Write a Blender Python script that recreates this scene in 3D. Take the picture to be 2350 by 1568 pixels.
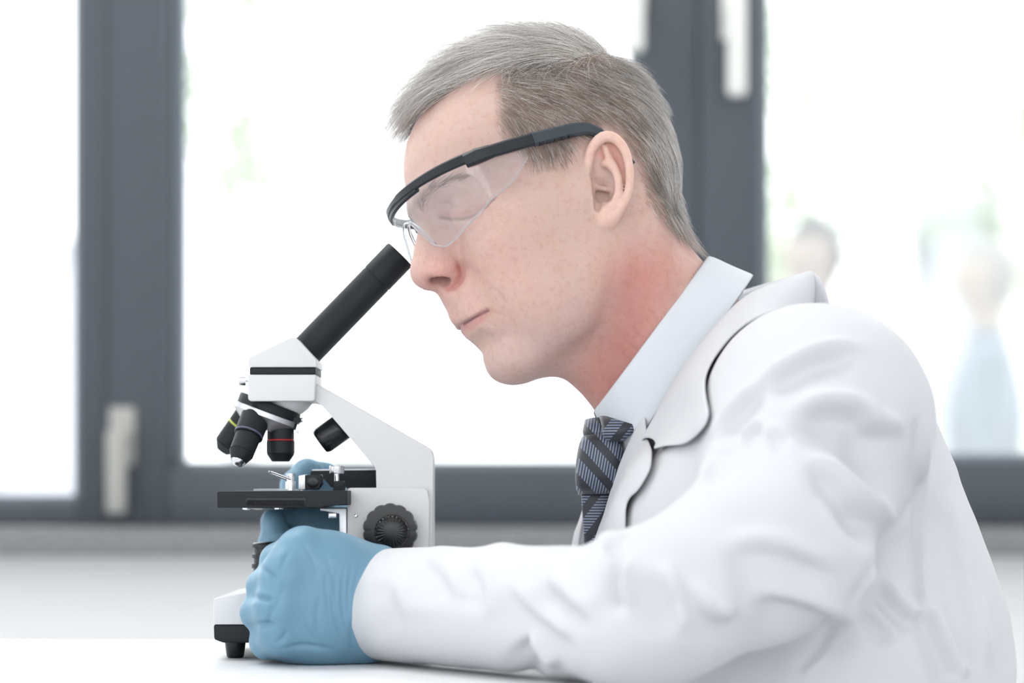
import bpy, bmesh, math, random
import numpy as np
from mathutils import Vector, Matrix

for o in list(bpy.data.objects):
    bpy.data.objects.remove(o)
scene = bpy.context.scene
COL = scene.collection

# ------------------------------------------------------------------ camera
# level camera 107 mm above the table top, 1.5 m from the man's face
FPX = 5310.0                     # focal length in pixels of the 2350 px wide frame
HZ = 1128.0                      # image row of the horizon
TABLE_Z = 0.74
CAM = Vector((0.0, -1.5, TABLE_Z + 0.107))
cam_data = bpy.data.cameras.new('camera')
cam = bpy.data.objects.new('camera', cam_data)
COL.objects.link(cam)
cam.location = CAM
cam.rotation_euler = (math.pi / 2, 0, 0)
cam_data.sensor_width = 36.0
cam_data.lens = 36.0 * FPX / 2350.0
cam_data.shift_y = (HZ - 784.0) / 2350.0
cam_data.dof.use_dof = True
cam_data.dof.focus_distance = 1.47
cam_data.dof.aperture_fstop = 3.7
cam_data.clip_start = 0.05
cam_data.clip_end = 200
scene.camera = cam

# ------------------------------------------------------------------ light
scene.view_settings.view_transform = 'Standard'
scene.view_settings.look = 'None'
scene.view_settings.exposure = 0.0
scene.view_settings.gamma = 1.0
scene.view_settings.use_curve_mapping = False

world = bpy.data.worlds.new('overcast_sky')
scene.world = world
world.use_nodes = True
wn = world.node_tree
wn.nodes['Background'].inputs['Color'].default_value = (0.97, 0.985, 1.0, 1)
wn.nodes['Background'].inputs['Strength'].default_value = 3.2


def area_light(name, loc, rot, sx, sy, power, color=(1, 1, 1)):
    l = bpy.data.lights.new(name, 'AREA')
    l.shape = 'RECTANGLE'
    l.size, l.size_y = sx, sy
    l.energy = power
    l.color = color
    o = bpy.data.objects.new(name, l)
    o.location = loc
    o.rotation_euler = rot
    COL.objects.link(o)
    return o


# unseen area lights added under the ceiling; the row by the windows brightens the wall
for lx, ly, pw in ((-1.9, -2.9, 3), (-0.5, -2.9, 3), (0.9, -2.9, 2), (-1.9, -1.7, 3), (-0.5, -1.7, 2.5), (0.9, -1.7, 2), (-2.4, 0.40, 7), (-0.9, 0.45, 23), (1.5, 0.45, 16)):
    area_light('unseen_ceiling_light', (lx, ly, 2.70), (0, 0, 0), 1.2, 0.6, pw, (1.0, 0.99, 0.97))


# ------------------------------------------------------------------ helpers
def W(px, py, y):
    """point of the place at depth y that the photograph shows at (px, py)"""
    d = y - CAM.y
    return Vector(((px - 1175.0) / FPX * d, y, CAM.z - (py - HZ) / FPX * d))


def to_px(P):
    d = P[:, 1] - CAM.y
    return np.stack([1175.0 + FPX * P[:, 0] / d, HZ - FPX * (P[:, 2] - CAM.z) / d], 1)


def mesh_np(name, V, F, mat=None, parent=None, smooth=True, colors=None):
    """mesh object from numpy vertices and an (n,3) or (n,4) face array"""
    V = np.asarray(V, dtype=np.float32)
    F = np.asarray(F, dtype=np.int32)
    me = bpy.data.meshes.new(name)
    k = F.shape[1]
    me.vertices.add(len(V))
    me.vertices.foreach_set('co', V.ravel())
    me.loops.add(F.size)
    me.loops.foreach_set('vertex_index', F.ravel())
    me.polygons.add(len(F))
    me.polygons.foreach_set('loop_start', np.arange(0, F.size, k, dtype=np.int32))
    me.polygons.foreach_set('use_smooth', np.full(len(F), smooth))
    me.update(calc_edges=True)
    me.validate()
    if colors is not None:
        for an, c in colors.items():
            a = me.attributes.new(an, 'FLOAT_COLOR', 'POINT')
            c = np.asarray(c, np.float32)
            if c.shape[1] == 3:
                c = np.concatenate([c, np.ones((len(c), 1), np.float32)], 1)
            a.data.foreach_set('color', c.ravel())
    o = bpy.data.objects.new(name, me)
    COL.objects.link(o)
    if mat:
        me.materials.append(mat)
    if parent:
        o.parent = parent
    return o


def obj_bm(name, bm, mat=None, parent=None, smooth=False, angle=None):
    me = bpy.data.meshes.new(name)
    bmesh.ops.recalc_face_normals(bm, faces=bm.faces)
    bm.to_mesh(me)
    bm.free()
    if mat:
        me.materials.append(mat)
    if smooth:
        me.polygons.foreach_set('use_smooth', [True] * len(me.polygons))
        me.update()
        if angle:
            me.set_sharp_from_angle(angle=math.radians(angle))
    o = bpy.data.objects.new(name, me)
    COL.objects.link(o)
    if parent:
        o.parent = parent
    return o


def empty(name, loc=(0, 0, 0)):
    o = bpy.data.objects.new(name, None)
    o.location = loc
    o.empty_display_size = 0.05
    COL.objects.link(o)
    return o


def tag(o, label=None, cat=None, group=None, kind=None):
    if label:
        o['label'] = label
    if cat:
        o['category'] = cat
    if group:
        o['group'] = group
    if kind:
        o['kind'] = kind
    return o


def reparent_keep(o, parent):
    """parent without moving (mesh data already in world coordinates)"""
    o.parent = parent
    o.matrix_parent_inverse = Matrix.Translation(parent.location).inverted()
    return o


# --- bmesh shapes -------------------------------------------------
def bm_box(bm, lo, hi, bevel=0.0, seg=2):
    lo, hi = Vector(lo), Vector(hi)
    r = bmesh.ops.create_cube(bm, size=1.0)
    vs = r['verts']
    c, s = (lo + hi) / 2, hi - lo
    for v in vs:
        v.co = Vector((v.co.x * s.x, v.co.y * s.y, v.co.z * s.z)) + c
    if bevel > 0:
        es = list({e for v in vs for e in v.link_edges})
        bmesh.ops.bevel(bm, geom=es, offset=bevel, segments=seg, affect='EDGES', profile=0.6)
    return bm


def bm_cyl(bm, a, b, ra, rb=None, n=32, cap=True):
    """cylinder or cone from a to b"""
    a, b = Vector(a), Vector(b)
    rb = ra if rb is None else rb
    ax = (b - a).normalized()
    u = ax.orthogonal().normalized()
    w = ax.cross(u)
    r0 = [bm.verts.new(a + (u * math.cos(t) + w * math.sin(t)) * ra) for t in [2 * math.pi * i / n for i in range(n)]]
    r1 = [bm.verts.new(b + (u * math.cos(t) + w * math.sin(t)) * rb) for t in [2 * math.pi * i / n for i in range(n)]]
    for i in range(n):
        j = (i + 1) % n
        bm.faces.new((r0[i], r0[j], r1[j], r1[i]))
    if cap:
        bm.faces.new(r0[::-1])
        bm.faces.new(r1)
    return bm


def bm_lathe(bm, a, axis, prof, n=40, cap0=True, cap1=True):
    """surface of revolution; prof is a list of (distance along axis, radius)"""
    a, ax = Vector(a), Vector(axis).normalized()
    u = ax.orthogonal().normalized()
    w = ax.cross(u)
    rings = []
    for d, r in prof:
        rings.append([bm.verts.new(a + ax * d + (u * math.cos(2 * math.pi * i / n) + w * math.sin(2 * math.pi * i / n)) * max(r, 1e-5)) for i in range(n)])
    for p, q in zip(rings[:-1], rings[1:]):
        for i in range(n):
            j = (i + 1) % n
            bm.faces.new((p[i], p[j], q[j], q[i]))
    if cap0:
        bm.faces.new(rings[0][::-1])
    if cap1:
        bm.faces.new(rings[-1])
    return bm


def bm_prism(bm, pts, y0, y1, bevel=0.0, seg=2):
    """extrude an x-z outline (list of (x, z)) from depth y0 to y1"""
    v0 = [bm.verts.new((x, y0, z)) for x, z in pts]
    v1 = [bm.verts.new((x, y1, z)) for x, z in pts]
    n = len(pts)
    fs = [bm.faces.new(v0), bm.faces.new(v1[::-1])]
    for i in range(n):
        j = (i + 1) % n
        fs.append(bm.faces.new((v0[j], v0[i], v1[i], v1[j])))
    if bevel > 0:
        es = list({e for v in v0 + v1 for e in v.link_edges})
        bmesh.ops.bevel(bm, geom=es, offset=bevel, segments=seg, affect='EDGES', profile=0.6, clamp_overlap=True)
    return bm


def bm_tube(bm, pts, r, n=10, cap=True):
    """round tube along points; r a number or a list"""
    pts = [Vector(p) for p in pts]
    rs = r if isinstance(r, (list, tuple)) else [r] * len(pts)
    prev = None
    rings = []
    for i, p in enumerate(pts):
        t = (pts[min(i + 1, len(pts) - 1)] - pts[max(i - 1, 0)]).normalized()
        if prev is None:
            u = t.orthogonal().normalized()
        else:
            u = (prev - t * prev.dot(t)).normalized()
        prev = u
        w = t.cross(u)
        rings.append([bm.verts.new(p + (u * math.cos(2 * math.pi * k / n) + w * math.sin(2 * math.pi * k / n)) * rs[i]) for k in range(n)])
    for p, q in zip(rings[:-1], rings[1:]):
        for i in range(n):
            j = (i + 1) % n
            bm.faces.new((p[i], p[j], q[j], q[i]))
    if cap:
        bm.faces.new(rings[0][::-1])
        bm.faces.new(rings[-1])
    return bm


def spline(pts, n):
    """Catmull-Rom through the points, n samples per span"""
    P = np.asarray(pts, float)
    Q = np.vstack([2 * P[0] - P[1], P, 2 * P[-1] - P[-2]])
    out = []
    for i in range(1, len(Q) - 2):
        t = np.linspace(0, 1, n, endpoint=False)[:, None]
        a, b, c, d = Q[i - 1], Q[i], Q[i + 1], Q[i + 2]
        out.append(0.5 * (2 * b + (c - a) * t + (2 * a - 5 * b + 4 * c - d) * t ** 2 + (3 * b - a - 3 * c + d) * t ** 3))
    out.append(P[-1:])
    return np.vstack(out)


# --- signed distance sculpting -------------------------------------
def smin(a, b, k):
    h = np.clip(0.5 + 0.5 * (b - a) / k, 0, 1)
    return b + (a - b) * h - k * h * (1 - h)


def smax(a, b, k):
    return -smin(-a, -b, k)


def d_ell(P, c, r, rot=None):
    q = P - np.asarray(c, np.float32)
    if rot is not None:
        q = q @ np.asarray(rot, np.float32)
    r = np.asarray(r, np.float32)
    k0 = np.sqrt(((q / r) ** 2).sum(1)) + 1e-6
    k1 = np.sqrt(((q / (r * r)) ** 2).sum(1)) + 1e-9
    return k0 * (k0 - 1) / k1


def d_cone(P, a, b, ra, rb):
    a = np.asarray(a, np.float32)
    b = np.asarray(b, np.float32)
    ab = b - a
    t = np.clip(((P - a) @ ab) / (ab @ ab), 0, 1)
    q = P - a - t[:, None] * ab
    return np.sqrt((q * q).sum(1)) - (ra + (rb - ra) * t)


def d_chain(P, pts, rs, k=None):
    d = None
    for i in range(len(pts) - 1):
        e = d_cone(P, pts[i], pts[i + 1], rs[i], rs[i + 1])
        d = e if d is None else (np.minimum(d, e) if k is None else smin(d, e, k))
    return d


def d_box(P, c, half, r, rot=None):
    q = P - np.asarray(c, np.float32)
    if rot is not None:
        q = q @ np.asarray(rot, np.float32)
    q = np.abs(q) - (np.asarray(half, np.float32) - r)
    return np.sqrt((np.maximum(q, 0) ** 2).sum(1)) + np.minimum(q.max(1), 0) - r


class Sculpt:
    """a stack of shapes added and carved with soft blends"""

    def __init__(self):
        self.ops = []

    def add(self, fn, k, box=None):
        self.ops.append(('+', fn, k, box))

    def cut(self, fn, k, box=None):
        self.ops.append(('-', fn, k, box))

    def __call__(self, P):
        P = P.astype(np.float32)
        d = np.full(len(P), 1e3, np.float32)
        for op, fn, k, box in self.ops:
            if box is None:
                e = fn(P)
                d = smin(d, e, k) if op == '+' else smax(d, -e, k)
            else:
                lo, hi = box
                m = np.nonzero(((P > np.asarray(lo)) & (P < np.asarray(hi))).all(1))[0]
                if len(m):
                    e = fn(P[m])
                    d[m] = smin(d[m], e, k) if op == '+' else smax(d[m], -e, k)
        return d


def surface(f, lo, hi, h, step=5):
    """naive surface nets over a narrow band; returns vertices and quads"""
    lo = np.asarray(lo, np.float64)
    hi = np.asarray(hi, np.float64)
    nc = np.ceil((hi - lo) / (h * step)).astype(int) + 1
    ax = [lo[i] + np.arange(nc[i]) * h * step for i in range(3)]
    G = np.stack(np.meshgrid(*ax, indexing='ij'), -1).reshape(-1, 3)
    D = f(G).reshape(nc)
    n = (nc - 1) * step + 1
    for axis in range(3):
        idx = np.arange(n[axis])
        i0 = np.minimum(idx // step, nc[axis] - 2)
        t = ((idx - i0 * step) / step).astype(np.float32)
        sh = [1, 1, 1]
        sh[axis] = -1
        t = t.reshape(sh)
        D = np.take(D, i0, axis) * (1 - t) + np.take(D, i0 + 1, axis) * t
    m = np.nonzero(np.abs(D).ravel() < h * step * 1.3)[0]
    ijk = np.stack(np.unravel_index(m, D.shape), 1)
    Df = D.ravel()
    for s in range(0, len(m), 400000):
        Df[m[s:s + 400000]] = f(lo + ijk[s:s + 400000] * h)
    D = Df.reshape(D.shape)
    S = D < 0
    c = S[:-1, :-1, :-1].astype(np.int8)
    tot = np.zeros_like(c)
    for a in (0, 1):
        for b in (0, 1):
            for e in (0, 1):
                tot += S[a:S.shape[0] - 1 + a, b:S.shape[1] - 1 + b, e:S.shape[2] - 1 + e]
    act = (tot > 0) & (tot < 8)
    cells = np.stack(np.nonzero(act), 1)
    vid = np.full(act.shape, -1, np.int32)
    vid[act] = np.arange(len(cells))
    offs = [(a, b, e) for a in (0, 1) for b in (0, 1) for e in (0, 1)]
    val = {o: D[cells[:, 0] + o[0], cells[:, 1] + o[1], cells[:, 2] + o[2]] for o in offs}
    acc = np.zeros((len(cells), 3))
    cnt = np.zeros(len(cells))
    for o in offs:
        for axis in range(3):
            if o[axis] == 0:
                p = list(o)
                p[axis] = 1
                va, vb = val[o], val[tuple(p)]
                x = (va < 0) != (vb < 0)
                t = va[x] / (va[x] - vb[x])
                pos = np.tile(np.array(o, float), (x.sum(), 1))
                pos[:, axis] += t
                acc[x] += pos
                cnt[x] += 1
    V = lo + (cells + acc / cnt[:, None]) * h
    quads = []
    for axis in range(3):
        a = [slice(None)] * 3
        b = [slice(None)] * 3
        a[axis] = slice(0, -1)
        b[axis] = slice(1, None)
        sa, sb = S[tuple(a)], S[tuple(b)]
        u, v = [(1, 2), (2, 0), (0, 1)][axis]
        x = sa != sb
        e = np.stack(np.nonzero(x), 1)
        ok = (e[:, u] > 0) & (e[:, v] > 0) & (e[:, u] < act.shape[u]) & (e[:, v] < act.shape[v])
        e = e[ok]
        fl = sa[e[:, 0], e[:, 1], e[:, 2]]
        q = []
        for du, dv in ((-1, -1), (0, -1), (0, 0), (-1, 0)):
            w = e.copy()
            w[:, u] += du
            w[:, v] += dv
            q.append(vid[w[:, 0], w[:, 1], w[:, 2]])
        q = np.stack(q, 1)
        q[~fl] = q[~fl][:, ::-1]
        quads.append(q)
    return V, np.concatenate(quads)


def smooth_verts(V, F, it=1, lam=0.5):
    n = len(V)
    e = np.concatenate([F[:, [0, 1]], F[:, [1, 2]], F[:, [2, 3]], F[:, [3, 0]]])
    for _ in range(it):
        acc = np.zeros_like(V)
        cnt = np.zeros(n)
        for a in range(3):
            acc[:, a] = np.bincount(e[:, 0], V[e[:, 1], a], n) + np.bincount(e[:, 1], V[e[:, 0], a], n)
        cnt = np.bincount(e[:, 0], minlength=n) + np.bincount(e[:, 1], minlength=n)
        V = V + lam * (acc / np.maximum(cnt, 1)[:, None] - V)
    return V


def normals_np(V, F):
    n = np.cross(V[F[:, 2]] - V[F[:, 0]], V[F[:, 3]] - V[F[:, 1]])
    N = np.zeros_like(V)
    for a in range(3):
        for k in range(4):
            N[:, a] += np.bincount(F[:, k], n[:, a], len(V))
    return N / np.maximum(np.linalg.norm(N, axis=1), 1e-12)[:, None]


def seg_dist(Q, poly):
    """distance of 2-D points to a polyline, signed side (+ left of travel) and arc fraction"""
    poly = np.asarray(poly, float)
    L = np.linalg.norm(np.diff(poly, axis=0), axis=1)
    cum = np.concatenate([[0], np.cumsum(L)])
    best = np.full(len(Q), 1e9)
    side = np.zeros(len(Q))
    frac = np.zeros(len(Q))
    for i in range(len(poly) - 1):
        a, b = poly[i], poly[i + 1]
        ab = b - a
        t = np.clip(((Q - a) @ ab) / (ab @ ab), 0, 1)
        w = Q - a - t[:, None] * ab
        d = np.sqrt((w * w).sum(1))
        m = d < best
        best[m] = d[m]
        side[m] = np.sign(ab[0] * w[m, 1] - ab[1] * w[m, 0])
        frac[m] = (cum[i] + t[m] * L[i]) / cum[-1]
    return best, side, frac


def value_noise(P, freq, seed=0):
    """cheap smooth 3-D noise in -1..1"""
    rng = np.random.RandomState(seed)
    T = rng.uniform(-1, 1, (32, 32, 32))
    q = P * freq + 100.0
    i = np.floor(q).astype(int)
    f = q - i
    f = f * f * (3 - 2 * f)
    r = 0
    for a in (0, 1):
        for b in (0, 1):
            for c in (0, 1):
                w = (f[:, 0] if a else 1 - f[:, 0]) * (f[:, 1] if b else 1 - f[:, 1]) * (f[:, 2] if c else 1 - f[:, 2])
                r = r + w * T[(i[:, 0] + a) % 32, (i[:, 1] + b) % 32, (i[:, 2] + c) % 32]
    return r


# --- materials -----------------------------------------------------
def lin(r, g, b):
    def f(c):
        c /= 255.0
        return c / 12.92 if c <= 0.04045 else ((c + 0.055) / 1.055) ** 2.4
    return (f(r), f(g), f(b), 1.0)


def mat(name, color, rough=0.5, metal=0.0, spec=0.5, noise=None, bump=None, **kw):
    """principled material; noise=(scale, amount) varies colour, bump=(scale, strength, distance)"""
    m = bpy.data.materials.new(name)
    m.use_nodes = True
    nt = m.node_tree
    b = nt.nodes['Principled BSDF']
    b.inputs['Base Color'].default_value = color
    b.inputs['Roughness'].default_value = rough
    b.inputs['Metallic'].default_value = metal
    b.inputs['Specular IOR Level'].default_value = spec
    for k, v in kw.items():
        b.inputs[k.replace('_', ' ')].default_value = v
    if noise or bump:
        tc = nt.nodes.new('ShaderNodeTexCoord')
    if noise:
        tx = nt.nodes.new('ShaderNodeTexNoise')
        tx.inputs['Scale'].default_value = noise[0]
        tx.inputs['Detail'].default_value = 6
        nt.links.new(tc.outputs['Object'], tx.inputs['Vector'])
        hs = nt.nodes.new('ShaderNodeMixRGB')
        hs.inputs[1].default_value = tuple(c * (1 - noise[1]) for c in color[:3]) + (1,)
        hs.inputs[2].default_value = tuple(min(1, c * (1 + noise[1])) for c in color[:3]) + (1,)
        nt.links.new(tx.outputs['Fac'], hs.inputs[0])
        nt.links.new(hs.outputs[0], b.inputs['Base Color'])
    if bump:
        tx = nt.nodes.new('ShaderNodeTexNoise')
        tx.inputs['Scale'].default_value = bump[0]
        tx.inputs['Detail'].default_value = 4
        nt.links.new(tc.outputs['Object'], tx.inputs['Vector'])
        bp = nt.nodes.new('ShaderNodeBump')
        bp.inputs['Strength'].default_value = bump[1]
        bp.inputs['Distance'].default_value = bump[2]
        nt.links.new(tx.outputs['Fac'], bp.inputs['Height'])
        nt.links.new(bp.outputs['Normal'], b.inputs['Normal'])
    return m
# ------------------------------------------------------------------ room
FLOOR_Z, CEIL_Z = 0.0, 2.75
WIN_Y = 1.30                                   # room face of the window frames
M_WALL = mat('wall_paint', lin(248, 248, 248), 0.9, noise=(3, 0.02))
M_CEIL = mat('ceiling_paint', lin(240, 240, 240), 0.9, noise=(2, 0.02))
M_FLOOR = mat('vinyl_floor', lin(208, 210, 212), 0.5, noise=(6, 0.05))
M_FRAME = mat('anthracite_aluminium', lin(62, 69, 77), 0.45, noise=(8, 0.05))
M_FRAME2 = mat('grey_gasket', lin(118, 127, 136), 0.5, noise=(8, 0.05))
M_HANDLE = mat('satin_white_handle', lin(215, 216, 212), 0.35, noise=(20, 0.03))
M_GRAN = mat('granite_sill', lin(118, 120, 122), 0.5, noise=(120, 0.6))


def glass_material(name, tintc=(0.97, 0.985, 0.985, 1), refl=0.05):
    m = bpy.data.materials.new(name)
    m.use_nodes = True
    nt = m.node_tree
    nt.nodes.clear()
    out = nt.nodes.new('ShaderNodeOutputMaterial')
    tr = nt.nodes.new('ShaderNodeBsdfTransparent')
    tr.inputs[0].default_value = tintc
    gl = nt.nodes.new('ShaderNodeBsdfGlossy')
    gl.inputs['Roughness'].default_value = 0.02
    mx = nt.nodes.new('ShaderNodeMixShader')
    mx.inputs[0].default_value = refl
    nt.links.new(tr.outputs[0], mx.inputs[1])
    nt.links.new(gl.outputs[0], mx.inputs[2])
    nt.links.new(mx.outputs[0], out.inputs['Surface'])
    return m


M_GLASS = glass_material('window_glass')


def box(name, lo, hi, m, parent=None, bevel=0.0, kind=None):
    bm = bmesh.new()
    bm_box(bm, lo, hi, bevel)
    o = obj_bm(name, bm, m, None, smooth=bevel > 0, angle=40)
    if parent:
        reparent_keep(o, parent)
    if kind:
        o['kind'] = kind
    return o


box('floor', (-4, -4.2, FLOOR_Z - 0.05), (4, WIN_Y + 0.25, FLOOR_Z), M_FLOOR, kind='structure')
box('ceiling', (-4, -4.2, CEIL_Z), (4, WIN_Y + 0.25, CEIL_Z + 0.1), M_CEIL, kind='structure')


def wx(px, y=WIN_Y):
    return W(px, HZ, y).x


def wzz(py, y=WIN_Y):
    return W(1175, py, y).z


SILL = wzz(1205)
TOP = 2.45
# window wall: parapet below, lintel above, piers outside the view
box('wall_back', (-4, WIN_Y + 0.02, FLOOR_Z), (4, WIN_Y + 0.25, SILL), M_WALL, kind='structure')
box('trim_1', (-4, WIN_Y + 0.02, TOP), (4, WIN_Y + 0.25, CEIL_Z), M_WALL, kind='structure')
# side wall with an unseen opening added to let in light from the left
box('wall_left', (-4.1, -4.2, FLOOR_Z), (-4, WIN_Y + 0.25, 0.85), M_WALL, kind='structure')
box('trim_8', (-4.1, -4.2, 2.3), (-4, WIN_Y + 0.25, CEIL_Z), M_WALL, kind='structure')
box('trim_9', (-4.1, -4.2, 0.85), (-4, -2.2, 2.3), M_WALL, kind='structure')
box('trim_10', (-4.1, 0.1, 0.85), (-4, WIN_Y + 0.25, 2.3), M_WALL, kind='structure')
# wall behind the camera, with an unseen opening added for fill light
box('wall_front', (-4, -4.3, FLOOR_Z), (4, -4.2, 0.9), M_WALL, kind='structure')
box('trim_5', (-4, -4.3, 2.5), (4, -4.2, CEIL_Z), M_WALL, kind='structure')
box('trim_6', (-4, -4.3, 0.9), (-3.4, -4.2, 2.5), M_WALL, kind='structure')
box('trim_7', (3.2, -4.3, 0.9), (4, -4.2, 2.5), M_WALL, kind='structure')
box('wall_right', (4, -4.2, FLOOR_Z), (4.1, WIN_Y + 0.25, CEIL_Z), M_WALL, kind='structure')
# granite inner sill
sill = box('trim_2', (-4, WIN_Y - 0.10, SILL - 0.036), (4, WIN_Y + 0.03, SILL - 0.002), M_GRAN, bevel=0.002, kind='structure')


def handle(parent, px, py0, py1, up=True, m=None):
    """white lever handle on a rose"""
    x0 = wx(px)
    zt, zb = wzz(py0, WIN_Y - 0.05), wzz(py1, WIN_Y - 0.05)
    bm = bmesh.new()
    zr = zt if up else zb
    bm_box(bm, (x0 - 0.016, WIN_Y - 0.014, zr - 0.036), (x0 + 0.016, WIN_Y - 0.0005, zr + 0.036), 0.005)
    bm_cyl(bm, (x0, WIN_Y - 0.05, zr), (x0, WIN_Y - 0.012, zr), 0.0085, n=20)
    bm_box(bm, (x0 - 0.0115, WIN_Y - 0.060, zb), (x0 + 0.0115, WIN_Y - 0.042, zt + 0.006), 0.006, 3)
    o = obj_bm('window_handle', bm, m or M_HANDLE, None, smooth=True, angle=45)
    return reparent_keep(o, parent)


def frame_bar(name, x0, x1, z0, z1, parent, m=None, y0=WIN_Y, y1=WIN_Y + 0.07, bevel=0.003):
    return box(name, (x0, y0, z0), (x1, y1, z1), m or M_FRAME, parent, bevel)


def window(n, xl, xr, zb, label_pane=None):
    """one glazed light: pane with a stepped inner glazing bead"""
    o = box('window_%d' % n, (xl, WIN_Y + 0.045, zb), (xr, WIN_Y + 0.053, TOP - 0.08), M_GLASS)
    o['kind'] = 'structure'
    return o


# pane openings
p1 = window(1, -2.2, wx(172), wzz(1152))
p2 = window(2, wx(390), wx(1468), wzz(1062))
p3 = window(3, wx(1752), 2.4, wzz(1048))
# stiles and rails (each a part of its window)
frame_bar('frame_stile', wx(180), wx(252), SILL, TOP, p1)
frame_bar('frame_stile', wx(254), wx(388), SILL, TOP, p2, y0=WIN_Y - 0.012)
frame_bar('frame_rail', -2.2, wx(180), SILL, wzz(1152), p1)
frame_bar('frame_rail', wx(388), wx(1468), SILL, wzz(1074), p2, y0=WIN_Y - 0.012)
frame_bar('frame_stile', wx(1466), wx(1600), SILL, TOP, p2, y0=WIN_Y - 0.012)
frame_bar('frame_stile', wx(1602), wx(1738), SILL, TOP, p3, y0=WIN_Y - 0.012)
frame_bar('frame_rail', wx(1738), 2.4, SILL, wzz(1058), p3, y0=WIN_Y - 0.012)
for p_, a, b in ((p1, -2.2, wx(180)), (p2, wx(388), wx(1468)), (p3, wx(1738), 2.4)):
    frame_bar('frame_rail', a, b, TOP - 0.10, TOP, p_)
# glazing beads, lighter, set back
for p_, a, b, zb in ((p1, -2.2, wx(180), wzz(1152)), (p2, wx(388), wx(1466), wzz(1074)), (p3, wx(1738), 2.4, wzz(1058))):
    zt = zb + 0.009
    frame_bar('glazing_bead', a, b, zb, zt, p_, M_FRAME2, WIN_Y + 0.02, WIN_Y + 0.05, 0.002)
    if a > -2:
        frame_bar('glazing_bead', a, a + 0.016, zt, TOP - 0.1, p_, M_FRAME2, WIN_Y + 0.02, WIN_Y + 0.05, 0.002)
    if b < 2:
        frame_bar('glazing_bead', b - 0.010, b, zt, TOP - 0.1, p_, M_FRAME2, WIN_Y + 0.02, WIN_Y + 0.05, 0.002)
# far jambs outside the view
box('trim_3', (-4, WIN_Y + 0.02, SILL), (-2.2, WIN_Y + 0.25, TOP), M_WALL, kind='structure')
box('trim_4', (2.4, WIN_Y + 0.02, SILL), (4, WIN_Y + 0.25, TOP), M_WALL, kind='structure')
handle(p1, 284, 1000, 1180, m=mat('satin_grey_handle', lin(158, 158, 154), 0.4, noise=(20, 0.03)))
handle(p2, 1452, -60, 120)
handle(p3, 1682, 10, 222)

# ------------------------------------------------------------------ table
M_TABLE = mat('white_laminate', lin(228, 229, 231), 0.42, spec=0.4, noise=(5, 0.01))
M_LEG = mat('grey_steel_leg', lin(150, 152, 155), 0.4, metal=0.6, noise=(30, 0.05))
table = empty('laboratory_table', (-0.6, -0.2, 0))
tag(table, 'white laminate laboratory table under the microscope', 'table')
box('tabletop', (-1.5, -0.55, TABLE_Z - 0.028), (0.046, 0.165, TABLE_Z), M_TABLE, table, 0.003)
for lx in (-1.42, -0.03):
    for ly in (-0.48, 0.09):
        box('leg', (lx - 0.025, ly - 0.025, 0.0), (lx + 0.025, ly + 0.025, TABLE_Z - 0.028), M_LEG, table, 0.003)
# ------------------------------------------------------------------ microscope
M_SW = mat('white_enamel', lin(208, 209, 211), 0.38, spec=0.4, noise=(20, 0.01))
M_SB = mat('black_enamel', lin(26, 31, 35), 0.5, spec=0.25, noise=(40, 0.1))
M_SB2 = mat('black_plastic', lin(20, 23, 26), 0.25, spec=0.4, noise=(40, 0.1))
M_CHR = mat('chrome', lin(214, 216, 220), 0.2, metal=1.0, noise=(30, 0.03))
M_ALU = mat('turned_aluminium', lin(206, 208, 212), 0.35, metal=0.85, noise=(60, 0.06))
M_RED = mat('red_ring', lin(176, 52, 52), 0.4, noise=(60, 0.05))
M_YEL = mat('yellow_ring', lin(176, 184, 84), 0.4, noise=(60, 0.05))
M_BLU = mat('blue_grey_ring', lin(86, 88, 112), 0.4, noise=(60, 0.05))
M_LNS = mat('dark_lens', lin(18, 20, 24), 0.25, spec=0.3, noise=(30, 0.05))

M_KNURL = mat('knurled_black', lin(34, 34, 36), 0.7, spec=0.1, noise=(60, 0.1))
SY = 0.030                                     # plane of symmetry of the instrument
scope = empty('microscope', (W(740, 1508, SY).x, SY, TABLE_Z))
tag(scope, 'white compound microscope with black eyepiece tube on the table', 'microscope')


def sx(px):
    return W(px, HZ, SY).x


def sz(py):
    return W(1175, py, SY).z


def P2(px, py, dy=0.0):
    return W(px, py, SY + dy)


def part(name, bm, m, parent=scope, smooth=True, angle=35):
    o = obj_bm(name, bm, m, None, smooth=smooth, angle=angle)
    if parent is scope:
        return reparent_keep(o, scope)
    o.parent = parent                          # parts sit at the identity, so sub-parts need no offset
    return o


def prism(name, pts, hw, m, parent=scope, bevel=0.0015, yc=0.0):
    bm = bmesh.new()
    yf = SY + yc - hw                          # the outline is that of the face turned to the camera
    q = [W(a, b, yf) for a, b in pts]
    bm_prism(bm, [(v.x, v.z) for v in q], SY + yc - hw, SY + yc + hw, bevel, 3)
    return part(name, bm, m, parent)


def lathe(name, a, b, prof, m, parent=scope, n=40, dy=0.0):
    """turned piece between two pixels; profile of (fraction, radius in px)"""
    A, B = P2(*a, dy), P2(*b, dy)
    L = (B - A).length
    k = 1.53 / FPX
    bm = bmesh.new()
    bm_lathe(bm, A, B - A, [(f * L, r * k) for f, r in prof], n)
    return part(name, bm, m, parent)


# eyepiece tube
tube = lathe('eyepiece_tube', (704, 806), (919, 584), [(-0.06, 38), (0, 38), (0.74, 38), (0.742, 37.2), (0.75, 37.2), (0.752, 38.6), (0.985, 38.6), (1.0, 36.5), (1.0, 30), (0.97, 27), (0.965, 20)], M_SB)
lathe('eye_lens', (912, 591), (917, 586), [(0, 19), (0.6, 18), (1, 10)], M_LNS, tube)
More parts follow.
